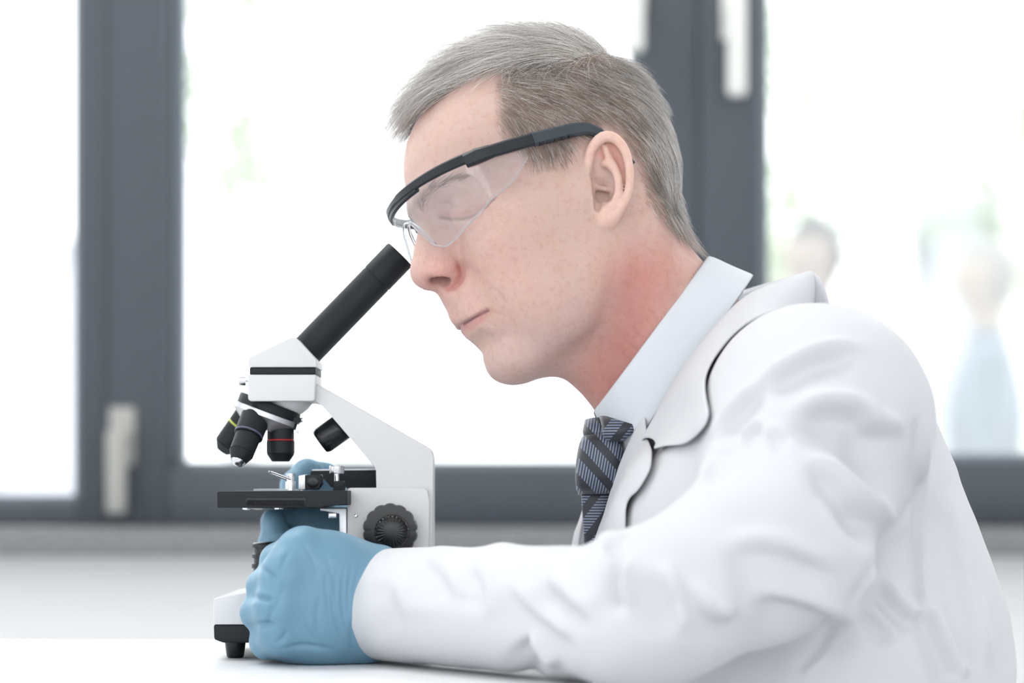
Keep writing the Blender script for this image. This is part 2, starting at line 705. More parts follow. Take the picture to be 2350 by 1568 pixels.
# head: prism housing, dark band, lower block
prism('head', [(571, 843), (569, 824), (574, 819), (668, 774), (675, 774), (684, 779), (726, 825), (727, 843)], 0.026, M_SW, bevel=0.002)
prism('head_band', [(573, 844), (724, 844), (724, 860), (573, 860)], 0.0245, M_SB, bevel=0.0006)
hb_ = prism('head_block', [(569, 860), (725, 860), (722, 919), (716, 921), (574, 921), (569, 916)], 0.026, M_SW, bevel=0.002)
lathe('bowl', (657, 918), (657, 956), [(0, 62), (0.25, 59), (0.55, 50), (0.8, 38), (1.0, 24)], M_SW)
sc1 = lathe('lock_screw', (570, 874), (549, 873), [(0, 3), (0.22, 3), (0.23, 12), (0.95, 12), (1.0, 11)], M_CHR, n=24)
# arm
prism('arm', [(722, 880), (730, 882), (984, 1027), (992, 1035), (994, 1050), (994, 1420), (866, 1420), (867, 1078), (862, 1068), (744, 930), (736, 925), (722, 926)], 0.017, M_SW, bevel=0.003)
# focus housing around the limb
prism('focus_housing', [(797, 1124), (802, 1120), (974, 1120), (982, 1126), (985, 1150), (984, 1425), (797, 1425)], 0.0235, M_SW, bevel=0.003)
bm = bmesh.new()
bm_lathe(bm, P2(817, 1184, -0.0232), (0, -1, 0), [(0, 0.0012), (0.0006, 0.0012), (0.0010, 0.0007)], 16)
part('grub_screw', bm, M_CHR)
# stage rack guide and bracket
prism('stage_bracket', [(735, 1166), (796, 1166), (796, 1420), (781, 1420), (781, 1177), (735, 1173)], 0.018, M_ALU, bevel=0.0006)
prism('bracket_screw', [(754, 1177), (772, 1177), (772, 1190), (754, 1190)], 0.004, M_CHR, bevel=0.0005, yc=-0.012)
# stage
stage = prism('stage', [(498, 1131), (501, 1128), (797, 1126), (797, 1160), (735, 1160), (735, 1166), (498, 1166)], 0.058, M_SB, bevel=0.0008)
bm = bmesh.new()
bm_lathe(bm, P2(632, 1170), (0, 0, 1), [(0, 0.0125), (0.001, 0.0185), (0.006, 0.0190), (0.0068, 0.0175)], 48)
part('iris_disc', bm, M_SB2, stage)
for q in (566, 640):
    bm = bmesh.new()
    bm_lathe(bm, P2(q, 1165, -0.040), (0, 0, -1), [(0, 0.0030), (0.0012, 0.0028), (0.0016, 0.0016)], 20)
    part('stage_screw', bm, M_CHR, stage)
# groove with the knurled disc showing in the stage's edge
bm = bmesh.new()
for i in range(46):
    v0, v1 = W(568 + i * 2.85, 1160, SY - 0.058), W(568 + i * 2.85, 1148, SY - 0.058)
    bm_box(bm, (v0.x - 0.00025, SY - 0.0586, v0.z), (v0.x + 0.00025, SY - 0.0570, v1.z))
part('knurled_disc', bm, M_KNURL, stage, smooth=False)
prism('slot_shade', [(564, 1143), (702, 1143), (702, 1162), (564, 1162)], 0.0582, M_LNS, stage, bevel=0.0002)  # flat dark plate; the shade of the recess is put into its colour
# slide on the stage
M_SLIDE = mat('slide_glass', (0.85, 0.88, 0.9, 1), 0.08, Transmission_Weight=0.7, IOR=1.3)
prism('specimen_slide', [(582, 1122.5), (690, 1122.5), (690, 1127), (582, 1127)], 0.013, M_SLIDE, bevel=0.0001, yc=-0.01)
# mechanical stage: rear carrier, spring clip, blocks, thumb screw
prism('carrier', [(712, 1084), (718, 1079), (868, 1079), (868, 1119), (840, 1121), (760, 1119), (738, 1092), (712, 1092)], 0.012, M_SB, bevel=0.0006, yc=0.030)
prism('carrier_edge', [(716, 1078), (868, 1076), (868, 1079), (716, 1081)], 0.012, M_ALU, bevel=0.0002, yc=0.030)
bm = bmesh.new()
loop = [P2(a, b, dy) for a, b, dy in ((664, 1103, -0.018), (640, 1094, -0.018), (623, 1087, -0.018), (619, 1084, -0.020), (622, 1083, -0.024), (645, 1091, -0.024), (668, 1100, -0.024))]
bm_tube(bm, [Vector(p) for p in spline([tuple(v) for v in loop], 5)], 0.0008, 8)
part('spring_clip', bm, M_CHR)
post = lathe('clip_post', (667, 1126), (667, 1087), [(0, 12), (0.52, 12), (0.53, 8.5), (0.62, 8.5), (0.63, 9.5), (1, 9.5)], M_CHR, dy=-0.020, n=24)
prism('clip_block', [(685, 1092), (701, 1089), (701, 1124), (685, 1124)], 0.007, M_ALU, bevel=0.0004, yc=-0.024)
blk = prism('guide_block', [(700, 1091), (736, 1089), (738, 1094), (738, 1112), (730, 1118), (730, 1124), (700, 1124)], 0.007, M_SB, bevel=0.0006, yc=-0.026)
bm = bmesh.new()
bm_lathe(bm, P2(718, 1107, -0.033), (0, -1, 0), [(0, 0.0036), (0.0010, 0.0036), (0.0014, 0.0028), (0.0014, 0.0012), (0.0018, 0.0010)], 24)
part('guide_knob', bm, M_SB2, blk)
thb = lathe('thumb_screw', (773, 1106), (773, 1069), [(0, 5.5), (0.5, 5.5), (0.51, 16.5), (0.56, 17), (0.95, 17), (1.0, 15.5)], M_CHR, dy=-0.020, n=28)
prism('screw_base', [(766, 1108), (768, 1104), (788, 1104), (790, 1107), (790, 1127), (764, 1127)], 0.006, M_SB, bevel=0.0006, yc=-0.020)
# revolving nosepiece: tilted disc
nd = Vector((math.sin(math.radians(-20.5)), 0, -math.cos(math.radians(-20.5))))      # turret axis, pointing down-left
nc = P2(617, 938)
k_ = 1.53 / FPX
bm = bmesh.new()
bm_lathe(bm, nc, nd, [(-0.0045, 0.012), (-0.0040, 0.0205), (-0.0030, 0.0212), (0.0025, 0.0212)], 56)
turret = part('nosepiece', bm, M_SB)
bm = bmesh.new()
bm_lathe(bm, nc, nd, [(0.0025, 0.0222), (0.0028, 0.0228), (0.0060, 0.0228), (0.0064, 0.0222), (0.0140, 0.0130)], 56)
part('turret_ring', bm, M_ALU, turret)


def objective(a, b, dy0, dy1, prof_list, name='objective'):
    """stack of turned rings from mount to tip: (from, to, r0, r1, material)"""
    A, B = P2(*a, dy0), P2(*b, dy1)
    L = (B - A).length
    root = None
    for f0, f1, r0, r1, m, nm in prof_list:
        bm = bmesh.new()
        ax = (B - A).normalized()
        c = 0.0004
        bm_lathe(bm, A + (B - A) * f0, ax, [(0, r0 * k_ - c), (c, r0 * k_), ((f1 - f0) * L - c, r1 * k_), ((f1 - f0) * L, r1 * k_ - c)], 36)
        if root is None:
            root = part(name, bm, m)
        else:
            part(nm, bm, m, root)
    return root


objective((590, 950), (544, 1065), -0.012, -0.030, [(-0.12, 0.45, 34, 33, M_SB, 'barrel'), (0.40, 0.44, 33.6, 33.6, M_BLU, 'colour_ring'), (0.45, 0.78, 29, 28, M_SB, 'sleeve'), (0.78, 0.95, 28, 18, M_SB, 'nose'), (0.94, 1.0, 17, 14, M_CHR, 'tip_ring'), (0.998, 1.004, 5, 4, M_LNS, 'front_lens')])
objective((570, 950), (510, 1036), 0.018, 0.022, [(-0.05, 0.30, 30, 30, M_SB, 'barrel'), (0.30, 0.35, 30.4, 30.4, M_YEL, 'colour_ring'), (0.35, 0.82, 30, 30, M_SB, 'sleeve'), (0.82, 1.0, 29, 16, M_SB, 'nose')])
objective((644, 972), (644, 1059), -0.004, -0.004, [(-0.05, 0.42, 30, 31, M_SB, 'barrel'), (0.42, 0.46, 32.2, 32.2, M_RED, 'colour_ring'), (0.46, 0.80, 32, 32, M_SB, 'sleeve'), (0.80, 1.0, 31.5, 21, M_SB, 'nose')])
# turret stop with its little screws
prism('turret_stop', [(650, 956), (690, 959), (690, 968), (682, 970), (680, 988), (668, 985), (660, 968)], 0.006, M_SB, turret, bevel=0.0004, yc=-0.004)
lathe('stop_screw', (688, 964), (695, 964), [(0, 5.5), (1, 5)], M_CHR, turret, n=16, dy=-0.004)
prism('stop_plate', [(676, 972), (684, 974), (684, 996), (678, 992)], 0.004, M_CHR, turret, bevel=0.0003, yc=-0.006)
# tension knob under the arm
kn = lathe('tension_knob', (793, 974), (734, 1016), [(0, 12), (0.08, 12), (0.1, 31), (0.14, 32), (0.86, 32), (0.95, 30), (1.0, 27)], M_SB2, n=48)
prism('dust_strip', [(806, 1002), (824, 1020), (821, 1024), (803, 1006)], 0.010, mat('blue_grey_steel', lin(96, 124, 146), 0.4, metal=0.5, noise=(30, 0.05)), bevel=0.0003)


# focus knobs, both sides
def focus_knob(sgn):
    y0 = sgn * 0.0235
    c = P2(898, 1218, y0)
    bm = bmesh.new()
    prof = [(0, 0.0150), (0.001, 0.0165), (0.0130, 0.0175), (0.0150, 0.0168), (0.0155, 0.0120)]
    rings = []
    n = 120
    for d, r in prof:
        ring = []
        for i in range(n):
            t = 2 * math.pi * i / n
            lob = abs(math.sin(t * 7)) ** 0.5
            rr = r * (0.95 + 0.075 * lob) if r > 0.013 else r
            ring.append(bm.verts.new(c + Vector((rr * math.cos(t), sgn * d, rr * math.sin(t)))))
        rings.append(ring)
    for p, q in zip(rings[:-1], rings[1:]):
        for i in range(n):
            j = (i + 1) % n
            bm.faces.new((p[i], p[j], q[j], q[i]))
    bm.faces.new(rings[0])
    bm.faces.new(rings[-1])
    co = part('coarse_focus_knob', bm, M_SB2, angle=50)
    bm = bmesh.new()
    c2 = P2(900, 1221, y0 + sgn * 0.0150)
    prof = [(0, 0.0114), (0.0060, 0.0113), (0.0078, 0.0107), (0.0090, 0.0092), (0.0096, 0.0068), (0.0099, 0.0040), (0.0100, 0.0015)]
    rings = []
    n = 144
    for d, r in prof:
        ring = []
        for i in range(n):
            t = 2 * math.pi * i / n
            rib = 0.5 + 0.5 * math.cos(t * 24)
            rr = r * (1 - 0.03 * rib)
            ring.append(bm.verts.new(c2 + Vector((rr * math.cos(t), sgn * (d - (0.0006 * rib if 0.0085 < r < 0.011 else 0)), rr * math.sin(t)))))
        rings.append(ring)
    for p, q in zip(rings[:-1], rings[1:]):
        for i in range(n):
            j = (i + 1) % n
            bm.faces.new((p[i], p[j], q[j], q[i]))
    bm.faces.new(rings[0])
    bm.faces.new(rings[-1])
    part('fine_focus_knob', bm, M_SB2, co, angle=60)
    return co


focus_knob(-1)
focus_knob(1)
# condenser and lamp housing on the foot
lathe('condenser', (632, 1171), (632, 1160), [(0, 30), (0.3, 44), (1.0, 48)], M_SB)
lp = lathe('lamp_housing', (632, 1375), (632, 1246), [(0, 58), (0.50, 50), (0.54, 50), (0.55, 54), (0.63, 54), (0.64, 49), (0.72, 49), (0.73, 53), (0.80, 53), (0.81, 48), (0.90, 48), (0.91, 53), (0.98, 53), (1.0, 50)], M_SB2, n=48)
lathe('lamp_lens', (632, 1247), (632, 1243), [(0, 40), (0.6, 34), (1.0, 14)], M_LNS, lp)
# foot
ft = prism('foot', [(490, 1378), (493, 1373), (575, 1360), (900, 1360), (994, 1362), (996, 1434), (490, 1434)], 0.062, M_SW, bevel=0.003)
fb = prism('foot_base', [(490, 1434), (996, 1434), (996, 1476), (512, 1476), (491, 1468)], 0.0615, M_SB, bevel=0.0015)
for fx in (540, 950):
    for dy in (-0.042, 0.042):
        bm = bmesh.new()
        a = P2(fx, 1474, dy)
        bm_lathe(bm, a, (0, 0, -1), [(0, 0.0068), (a.z - TABLE_Z - 0.0012, 0.0056), (a.z - TABLE_Z - 0.0002, 0.0050)], 24)
        part('rubber_foot', bm, M_SB2, fb)
# ------------------------------------------------------------------ the man: head and neck
# head axes: X towards the face, Y towards the camera side, Z up (millimetres, origin between the ears)
def head_axes(yaw, roll, pitch):
    y, r, p = map(math.radians, (yaw, roll, pitch))
    F = Vector((-math.cos(y), -math.sin(y), 0))
    N = Vector((math.sin(y), -math.cos(y), 0))
    U = Vector((0, 0, 1))
    N2 = N * math.cos(r) + U * math.sin(r)
    U2 = U * math.cos(r) - N * math.sin(r)
    M = Matrix.Rotation(-p, 3, 'Y')          # nod towards the microscope
    return [M @ v for v in (F, N2, U2)]


HF, HN, HU = head_axes(17.0, 5.0, 19.0)
_trag = W(1366, 440, -0.052)
HEAD_O = _trag - (HF * 8 + HN * 70 - HU * 6) * 0.001
HM = np.array([HF, HN, HU])                  # rows: axes


def h2w(P):
    return (np.asarray(P) * 0.001) @ HM + np.array(HEAD_O)


def w2h(P):
    return (np.asarray(P) - np.array(HEAD_O)) @ HM.T * 1000.0


def hp(x, y, z):
    return Vector(h2w(np.array([[x, y, z]]))[0])


def rot_y(a):
    a = math.radians(a)
    return np.array([[math.cos(a), 0, math.sin(a)], [0, 1, 0], [-math.sin(a), 0, math.cos(a)]])


def rot_z(a):
    a = math.radians(a)
    return np.array([[math.cos(a), -math.sin(a), 0], [math.sin(a), math.cos(a), 0], [0, 0, 1]])


def rot_x(a):
    a = math.radians(a)
    return np.array([[1, 0, 0], [0, math.cos(a), -math.sin(a)], [0, math.sin(a), math.cos(a)]])


def sym(P):
    Q = P.copy()
    Q[:, 1] = np.abs(Q[:, 1])
    return Q


def skull_sdf():
    s = Sculpt()
    NB = ((60, -40, -60), (150, 40, 60))
    MB_ = ((50, -60, -95), (150, 60, 0))
    EB = ((45, -75, -30), (130, 75, 60))
    # cranium, forehead
    s.add(lambda P: d_ell(P, (5, 0, 38), (81.5, 72, 80)), 1)
    s.add(lambda P: d_ell(P, (42, 0, 46), (56, 59, 50)), 22)
    s.add(lambda P: d_ell(P, (-35, 0, 14), (33, 55, 46)), 25)
    # middle face
    s.add(lambda P: d_ell(sym(P), (38, 18, -20), (48, 44, 52)), 20)
    # cheek bones and arches
    s.add(lambda P: d_ell(sym(P), (64, 42, -8), (23, 22, 18)), 20)
    s.add(lambda P: d_cone(sym(P), (58, 54, -4), (6, 63, -2), 10, 10), 22)
    # jaw
    s.add(lambda P: d_cone(sym(P), (4, 56, -10), (8, 48, -48), 15, 15), 22)
    s.add(lambda P: d_cone(sym(P), (8, 48, -50), (70, 17, -79), 15, 14), 20)
    s.add(lambda P: d_ell(sym(P), (40, 35, -42), (40, 25, 40)), 22)
    # chin, mouth mound, under the chin
    s.add(lambda P: d_ell(P, (78.3, 0, -81), (14, 19, 12.8)), 9)
    s.add(lambda P: d_ell(P, (74.5, 0, -48), (24.5, 29, 26)), 14)
    s.add(lambda P: d_ell(P, (88, 0, -31), (16.5, 19, 16)), 8)
    s.add(lambda P: d_cone(P, (60, 0, -77), (14, 0, -84), 18, 28), 18)
    # neck
    s.add(lambda P: d_cone(P, (-6, 0, -20), (-9, 0, -60), 50, 52), 18)
    s.add(lambda P: d_chain(P, [(-9, 0, -60), (-30, 0, -105), (-66, 0, -165)], [52, 53, 58], 10), 14)
    s.add(lambda P: d_cone(sym(P), (-26, 56, -28), (0, 26, -150), 11, 12), 22)
    s.add(lambda P: d_cone(P, (16, 0, -108), (2, 0, -160), 19, 24), 20)
    # brow ridge
    s.add(lambda P: d_chain(sym(P), [(93, 6, 31), (88, 28, 34), (72, 50, 26)], [9, 8.5, 7]), 14)
    # eye sockets and eyes under the lowered lids
    s.cut(lambda P: d_ell(sym(P), (102, 30, 14), (16, 18, 11)), 14, EB)
    s.add(lambda P: d_ell(sym(P), (77, 33, 12), (13.5, 15, 12.5)), 5, EB)
    # nose
    s.add(lambda P: d_chain(P, [(91, 0, 24), (98.5, 0, 9), (107, 0, -7)], [8, 8, 9.5]), 9, NB)
    s.add(lambda P: d_ell(P, (94, 0, -6), (17, 17, 22)), 9, NB)
    s.add(lambda P: d_ell(P, (108, 0, -10.5), (10.2, 10.5, 9.3)), 6, NB)
    s.add(lambda P: d_ell(sym(P), (100.5, 12.5, -13.5), (11, 7.5, 8.5), rot_y(18)), 4, NB)
    s.cut(lambda P: d_ell(sym(P), (105.5, 11.5, -20.0), (7.0, 5.6, 5.2), rot_z(-14)), 1.2, NB)
    # lips
    s.add(lambda P: d_chain(sym(P), [(97.6, 0, -43), (92, 13, -44.5), (80, 26, -49)], [6.3, 6, 3.5]), 6, MB_)
    s.add(lambda P: d_chain(sym(P), [(91.2, 0, -55.3), (86.4, 12, -55), (79, 25, -52.5)], [5.2, 5.2, 3.3]), 4, MB_)
    s.cut(lambda P: d_chain(sym(P), [(100, 0, -67), (94, 15, -65.5)], [6.5, 5.5]), 5, MB_)
    s.cut(lambda P: d_chain(sym(P), [(106, 0, -50), (102, 10, -50)], [1.2, 0.8]), 2.0, MB_)
    return s


def ear_sdf(s):
    """both ears, built in a frame of their own: u back, v up, w out"""
    B = ((-60, -110, -60), (40, 110, 60))
    tilt = math.radians(18)
    flare = math.radians(24)
    # frame axes in head space for the near ear
    vax = np.array([-math.sin(tilt), 0.12, math.cos(tilt)])
    vax /= np.linalg.norm(vax)
    uax = np.array([-math.cos(flare), math.sin(flare), -0.18])
    uax -= vax * (uax @ vax)
    uax /= np.linalg.norm(uax)
    wax = np.cross(uax, vax)
    if wax[1] < 0:
        wax = -wax
    R = np.stack([uax, vax, wax], 1).astype(np.float32)
    org = np.array([8, 68, -4.5], np.float32)

    def loc(P):
        return ((sym(P) - org) @ R) * np.array([1.15, 1, 1], np.float32)

    def E(u, v, w):
        return (u, v, w)

    # base plate of the ear
    s.add(lambda P: d_ell(loc(P), E(11, 6, 0), (16, 27, 4.0)), 5, B)
    s.add(lambda P: d_ell(loc(P), E(8, -15, 0.5), (9, 8, 4.0)), 6, B)
    # hollow of the ear
    s.cut(lambda P: d_ell(loc(P), E(11, 8, 6), (12, 22, 6.0)), 3, B)
    s.cut(lambda P: d_ell(loc(P), E(6.5, -2, 3), (7.5, 9.5, 7.5)), 3, B)
    # helix rim
    hel = [(-3, 4, 1), (-3, 14, 4), (0, 25, 5.5), (8, 32, 6), (17, 31, 6), (24, 23, 6), (27, 11, 6), (26, -2, 5.5), (22, -10, 4.5), (15, -17, 3.5), (8, -19.5, 3)]
    rad = [2.6, 3.2, 3.6, 3.6, 3.4, 3.3, 3.1, 2.9, 3.0, 3.8, 4.0]
    hs = spline(np.array([list(p) + [r] for p, r in zip(hel, rad)]), 3)
    s.add(lambda P: d_chain(loc(P), [tuple(p[:3]) for p in hs], list(hs[:, 3])), 2.5, B)
    # antihelix with its two branches
    an = spline(np.array([(8, 16, 2, 2.2), (14, 15, 4, 2.8), (18.5, 6, 5, 3.0), (18, -4, 5, 2.8), (13, -12, 4.5, 3.0), (8.5, -13.5, 4, 2.8)]), 3)
    s.add(lambda P: d_chain(loc(P), [tuple(p[:3]) for p in an], list(an[:, 3])), 2.5, B)
    s.add(lambda P: d_cone(loc(P), (14, 14, 3.5), (10, 25, 3), 2.6, 2.2), 3, B)
    # root of the helix across the hollow
    s.add(lambda P: d_cone(loc(P), (-3, 3, 1), (11, 0, -1), 2.2, 1.6), 3, B)
    # tragus
    s.add(lambda P: d_ell(loc(P), E(-3.5, -4, 3), (5, 7.5, 4.0)), 3, B)
    s.add(lambda P: d_ell(loc(P), E(-1, -13, 1.5), (5, 7, 4.0)), 4, B)
    # lobe
    s.add(lambda P: d_ell(loc(P), E(7.5, -15.5, 3), (8.5, 7.8, 3.6)), 3, B)
    # notch under the tragus
    s.cut(lambda P: d_cone(loc(P), (3.5, -6, 5), (3.2, -12.5, 6), 3.0, 2.2), 2, B)
    return loc


HEAD = skull_sdf()
SKULL = skull_sdf()                          # without ears, for the hair to lie on
EARLOC = ear_sdf(HEAD)
HV, HQ = surface(HEAD, (-118, -100, -190), (140, 104, 142), 1.0)
HV = smooth_verts(HV, HQ, 2, 0.4)
HN_ = normals_np(HV, HQ)
HPX = to_px(h2w(HV))
HMIR = HV * np.array([1, -1, 1])
HPXM = np.where((HV[:, 1] >= 0)[:, None], HPX, to_px(h2w(HMIR)))      # pixel of the mirrored twin for the far half
HFACE = (HN_ @ HM)[:, 1] < 0.25               # turned to the camera


def inside(Q, poly):
    poly = np.asarray(poly, float)
    r = np.zeros(len(Q), bool)
    j = len(poly) - 1
    for i in range(len(poly)):
        xi, yi = poly[i]
        xj, yj = poly[j]
        c = ((yi > Q[:, 1]) != (yj > Q[:, 1])) & (Q[:, 0] < (xj - xi) * (Q[:, 1] - yi) / (yj - yi + 1e-9) + xi)
        r ^= c
        j = i
    return r


def crease(V, N, Q, ok, poly, width, depth, taper=0.25, n=6):
    """press (depth>0) or raise (depth<0) a soft line into the surface along a traced path"""
    P = spline(poly, n)
    lo, hi = P.min(0) - 3 * width, P.max(0) + 3 * width
    m = np.nonzero(ok & (Q > lo).all(1) & (Q < hi).all(1))[0]
    if not len(m):
        return
    d, sd, fr = seg_dist(Q[m], P)
    w = np.exp(-(d / width) ** 2)
    e = np.clip(np.minimum(fr, 1 - fr) / taper, 0, 1) if taper > 0 else 1.0
    V[m] -= N[m] * (depth * w * e)[:, None]


FACE_LINES = [
    ([(1040, 756), (1058, 748), (1072, 739), (1086, 731), (1101, 722), (1113, 714), (1124, 711)], 4.5, 1.6, 0.08),
    ([(1122, 712), (1142, 721), (1168, 730)], 5, 0.45, 0.3),
    ([(1062, 738), (1080, 726), (1098, 716), (1112, 708)], 6, -0.5, 0.3),
    ([(1126, 660), (1146, 675), (1158, 694), (1166, 706)], 5, 0.9, 0.3),
    ([(1196, 690), (1213, 704), (1226, 738)], 5, 0.4, 0.3),
    ([(1045, 596), (1057, 606), (1061, 626), (1055, 645), (1040, 659), (1024, 666)], 6, 2.2, 0.15),
    ([(1062, 600), (1090, 625), (1120, 655)], 12, 0.5, 0.3),
    ([(1075, 568), (1100, 555), (1130, 528), (1160, 490)], 12, 0.9, 0.3),
    ([(990, 466), (1020, 470), (1060, 470), (1100, 462), (1136, 446)], 5, 0.8, 0.2),
    ([(1050, 408), (1075, 425), (1100, 442)], 5, 0.5, 0.3),
    ([(1090, 430), (1115, 425), (1140, 428)], 4, 0.4, 0.3),
    ([(1095, 440), (1120, 440), (1145, 445)], 4, 0.4, 0.3),
    ([(1100, 450), (1125, 453), (1146, 465)], 4, 0.4, 0.3),
    ([(1012, 500), (1050, 505), (1090, 492), (1136, 452)], 4, 1.0, 0.15),
    ([(1372, 505), (1400, 545), (1413, 590), (1406, 650), (1380, 740), (1330, 830)], 18, 1.2, 0.25),
    ([(1346, 440), (1348, 480), (1362, 520)], 4, 0.4, 0.3),
    ([(1354, 440), (1356, 480), (1370, 520)], 4, 0.4, 0.3),
    ([(1112, 800), (1140, 780), (1175, 762)], 14, 0.8, 0.3),
    ([(1440, 740), (1465, 775), (1490, 770)], 6, 0.4, 0.3),
    ([(1425, 770), (1450, 800), (1470, 800)], 6, 0.4, 0.3),
    ([(1545, 565), (1560, 600), (1590, 580)], 6, 0.5, 0.3),
]
for i_, (ln, wd, dp, tp) in enumerate(FACE_LINES):
    if i_ < 3:                                    # the mouth runs on to the far side
        crease(HV, HN_, HPXM, HV[:, 0] > 60, ln, wd, dp, tp)
    else:
        crease(HV, HN_, HPX, HFACE & (HV[:, 1] > 0), ln, wd, dp, tp)

SCALP = [(930, 285), (945, 276), (985, 250), (1040, 212), (1100, 178), (1134, 172), (1130, 230), (1136, 290), (1152, 330), (1180, 350), (1195, 374),
         (1215, 396), (1260, 401), (1295, 389), (1322, 352), (1340, 325), (1385, 300), (1420, 312), (1446, 350), (1464, 390), (1472, 430),
         (1484, 470), (1507, 503), (1543, 528), (1592, 552), (1750, 570), (1750, -60), (860, -60)]
EARV = EARLOC(HV.astype(np.float32))
SKD = SKULL(HV.astype(np.float32))
is_ear = (np.abs(HV[:, 1]) > 50) & (np.abs(HV[:, 2]) < 50) & (HV[:, 0] < 30)
ear_w = is_ear * np.clip((SKD - 0.4) / 1.6, 0, 1)
is_ear = ear_w > 0.3
scalp = inside(HPXM, SCALP) & (HV[:, 2] > -60) & ~is_ear
_ed, _, _ = seg_dist(HPXM, np.array(SCALP[:-3], float))
EDGE = np.clip(_ed / 34.0 + 0.16 * value_noise(HV, 0.12, 4), 0, 1) * scalp      # thinner towards the hairline


def soft(poly_or_pt, r, Q=None):
    Q = HPXM if Q is None else Q
    d = np.linalg.norm(Q - np.asarray(poly_or_pt, float), axis=1)
    return np.exp(-(d / r) ** 2)


def line_w(poly, r, Q=None):
    Q = HPXM if Q is None else Q
    d, _, _ = seg_dist(Q, spline(poly, 4))
    return np.exp(-(d / r) ** 2)


def tint(C, w, col):
    c = np.array(lin(*col)[:3])
    return C * (1 - w[:, None]) + c * w[:, None]


SK = np.tile(np.array(lin(200, 171, 162)[:3]), (len(HV), 1))
SK = tint(SK, 0.55 * soft((1010, 640), 55), (208, 150, 142))               # nose tip and wing
SK = tint(SK, 0.35 * soft((1130, 620), 120), (214, 168, 158))              # cheek
SK = tint(SK, 0.45 * line_w([(1120, 850), (1220, 820), (1330, 740)], 70), (198, 172, 168))   # shaven jaw
SK = tint(SK, 0.40 * line_w([(1035, 700), (1090, 690)], 26), (200, 168, 160))
SK = tint(SK, 0.66 * np.clip(line_w([(1475, 640), (1455, 750), (1390, 880)], 88), 0, 1), (184, 112, 106))   # flushed neck
SK = tint(SK, 0.35 * line_w([(1560, 600), (1480, 640)], 50), (205, 150, 138))
lipm = line_w([(1062, 750), (1086, 735), (1104, 725), (1120, 714)], 9)
SK = tint(SK, 0.5 * lipm, (170, 112, 116))
SK = tint(SK, 0.9 * line_w([(1062, 747), (1086, 732), (1101, 723), (1120, 713)], 2.6), (110, 66, 76))  # parting of the lips, its shade painted as a dark line
SK = tint(SK, 0.5 * line_w([(1066, 762), (1090, 746), (1108, 732)], 7), (200, 140, 134))
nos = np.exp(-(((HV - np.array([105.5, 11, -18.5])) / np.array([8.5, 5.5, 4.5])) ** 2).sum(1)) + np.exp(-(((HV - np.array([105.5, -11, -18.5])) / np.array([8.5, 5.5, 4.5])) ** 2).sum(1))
SK = tint(SK, np.clip(1.2 * nos, 0, 0.9), (98, 46, 48))  # nostrils darkened, shade of the holes put into the colour
SK = tint(SK, 0.55 * line_w([(1052, 612), (1056, 632), (1048, 650), (1030, 662)], 9), (170, 92, 90))
SK = tint(SK, ear_w * 0.55, (232, 196, 182))
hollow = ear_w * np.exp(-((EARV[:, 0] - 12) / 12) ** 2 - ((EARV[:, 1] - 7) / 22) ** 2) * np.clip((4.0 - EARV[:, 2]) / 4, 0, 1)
SK = tint(SK, np.clip(1.5 * hollow, 0, 0.95), (176, 92, 84))  # ear hollow: redder skin, plus shade painted in with depth
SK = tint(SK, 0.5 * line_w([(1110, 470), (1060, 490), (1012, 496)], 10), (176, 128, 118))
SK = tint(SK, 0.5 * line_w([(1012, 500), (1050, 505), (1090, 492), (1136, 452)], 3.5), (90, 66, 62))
SK = tint(SK, 0.8 * EDGE, (128, 114, 106))

# ------------------------------------------------------------------ skin material, person root
def skin_material():
    m = bpy.data.materials.new('skin')
    m.use_nodes = True
    nt = m.node_tree
    b = nt.nodes['Principled BSDF']
    at = nt.nodes.new('ShaderNodeAttribute')
    at.attribute_name = 'pigment_shade'
    tc = nt.nodes.new('ShaderNodeTexCoord')
    def layer(prev, scale, detail, lo, hi, amount, col, blend='MULTIPLY'):
        n = nt.nodes.new('ShaderNodeTexNoise')
        n.inputs['Scale'].default_value = scale
        n.inputs['Detail'].default_value = detail
        nt.links.new(tc.outputs['Object'], n.inputs['Vector'])
        r = nt.nodes.new('ShaderNodeMapRange')
        r.inputs['From Min'].default_value = lo
        r.inputs['From Max'].default_value = hi
        r.inputs['To Max'].default_value = amount
        nt.links.new(n.outputs['Fac'], r.inputs['Value'])
        m_ = nt.nodes.new('ShaderNodeMixRGB')
        m_.blend_type = blend
        m_.inputs[2].default_value = col
        nt.links.new(r.outputs[0], m_.inputs[0])
        nt.links.new(prev, m_.inputs[1])
        return m_.outputs[0], n
    c_, _ = layer(at.outputs['Color'], 60, 4, 0.42, 0.68, 0.4, (0.96, 0.86, 0.84, 1))       # pink patches
    c_, _ = layer(c_, 85, 4, 0.45, 0.68, 0.5, (0.97, 0.95, 0.84, 1))                          # sallow patches
    c_, _ = layer(c_, 260, 5, 0.48, 0.72, 0.45, (0.84, 0.74, 0.73, 1))                        # mottling
    c_, n2 = layer(c_, 950, 3, 0.57, 0.76, 0.42, (0.74, 0.60, 0.58, 1))                        # pores and specks
    nt.links.new(c_, b.inputs['Base Color'])
    b.inputs['Roughness'].default_value = 0.58
    b.inputs['Specular IOR Level'].default_value = 0.28
    b.inputs['Subsurface Weight'].default_value = 0.18
    b.inputs['Subsurface Radius'].default_value = (0.010, 0.0035, 0.002)
    b.inputs['Subsurface Scale'].default_value = 0.6
    bp = nt.nodes.new('ShaderNodeBump')
    bp.inputs['Strength'].default_value = 0.25
    bp.inputs['Distance'].default_value = 0.0004
    nt.links.new(n2.outputs['Fac'], bp.inputs['Height'])
    nt.links.new(bp.outputs['Normal'], b.inputs['Normal'])
    return m


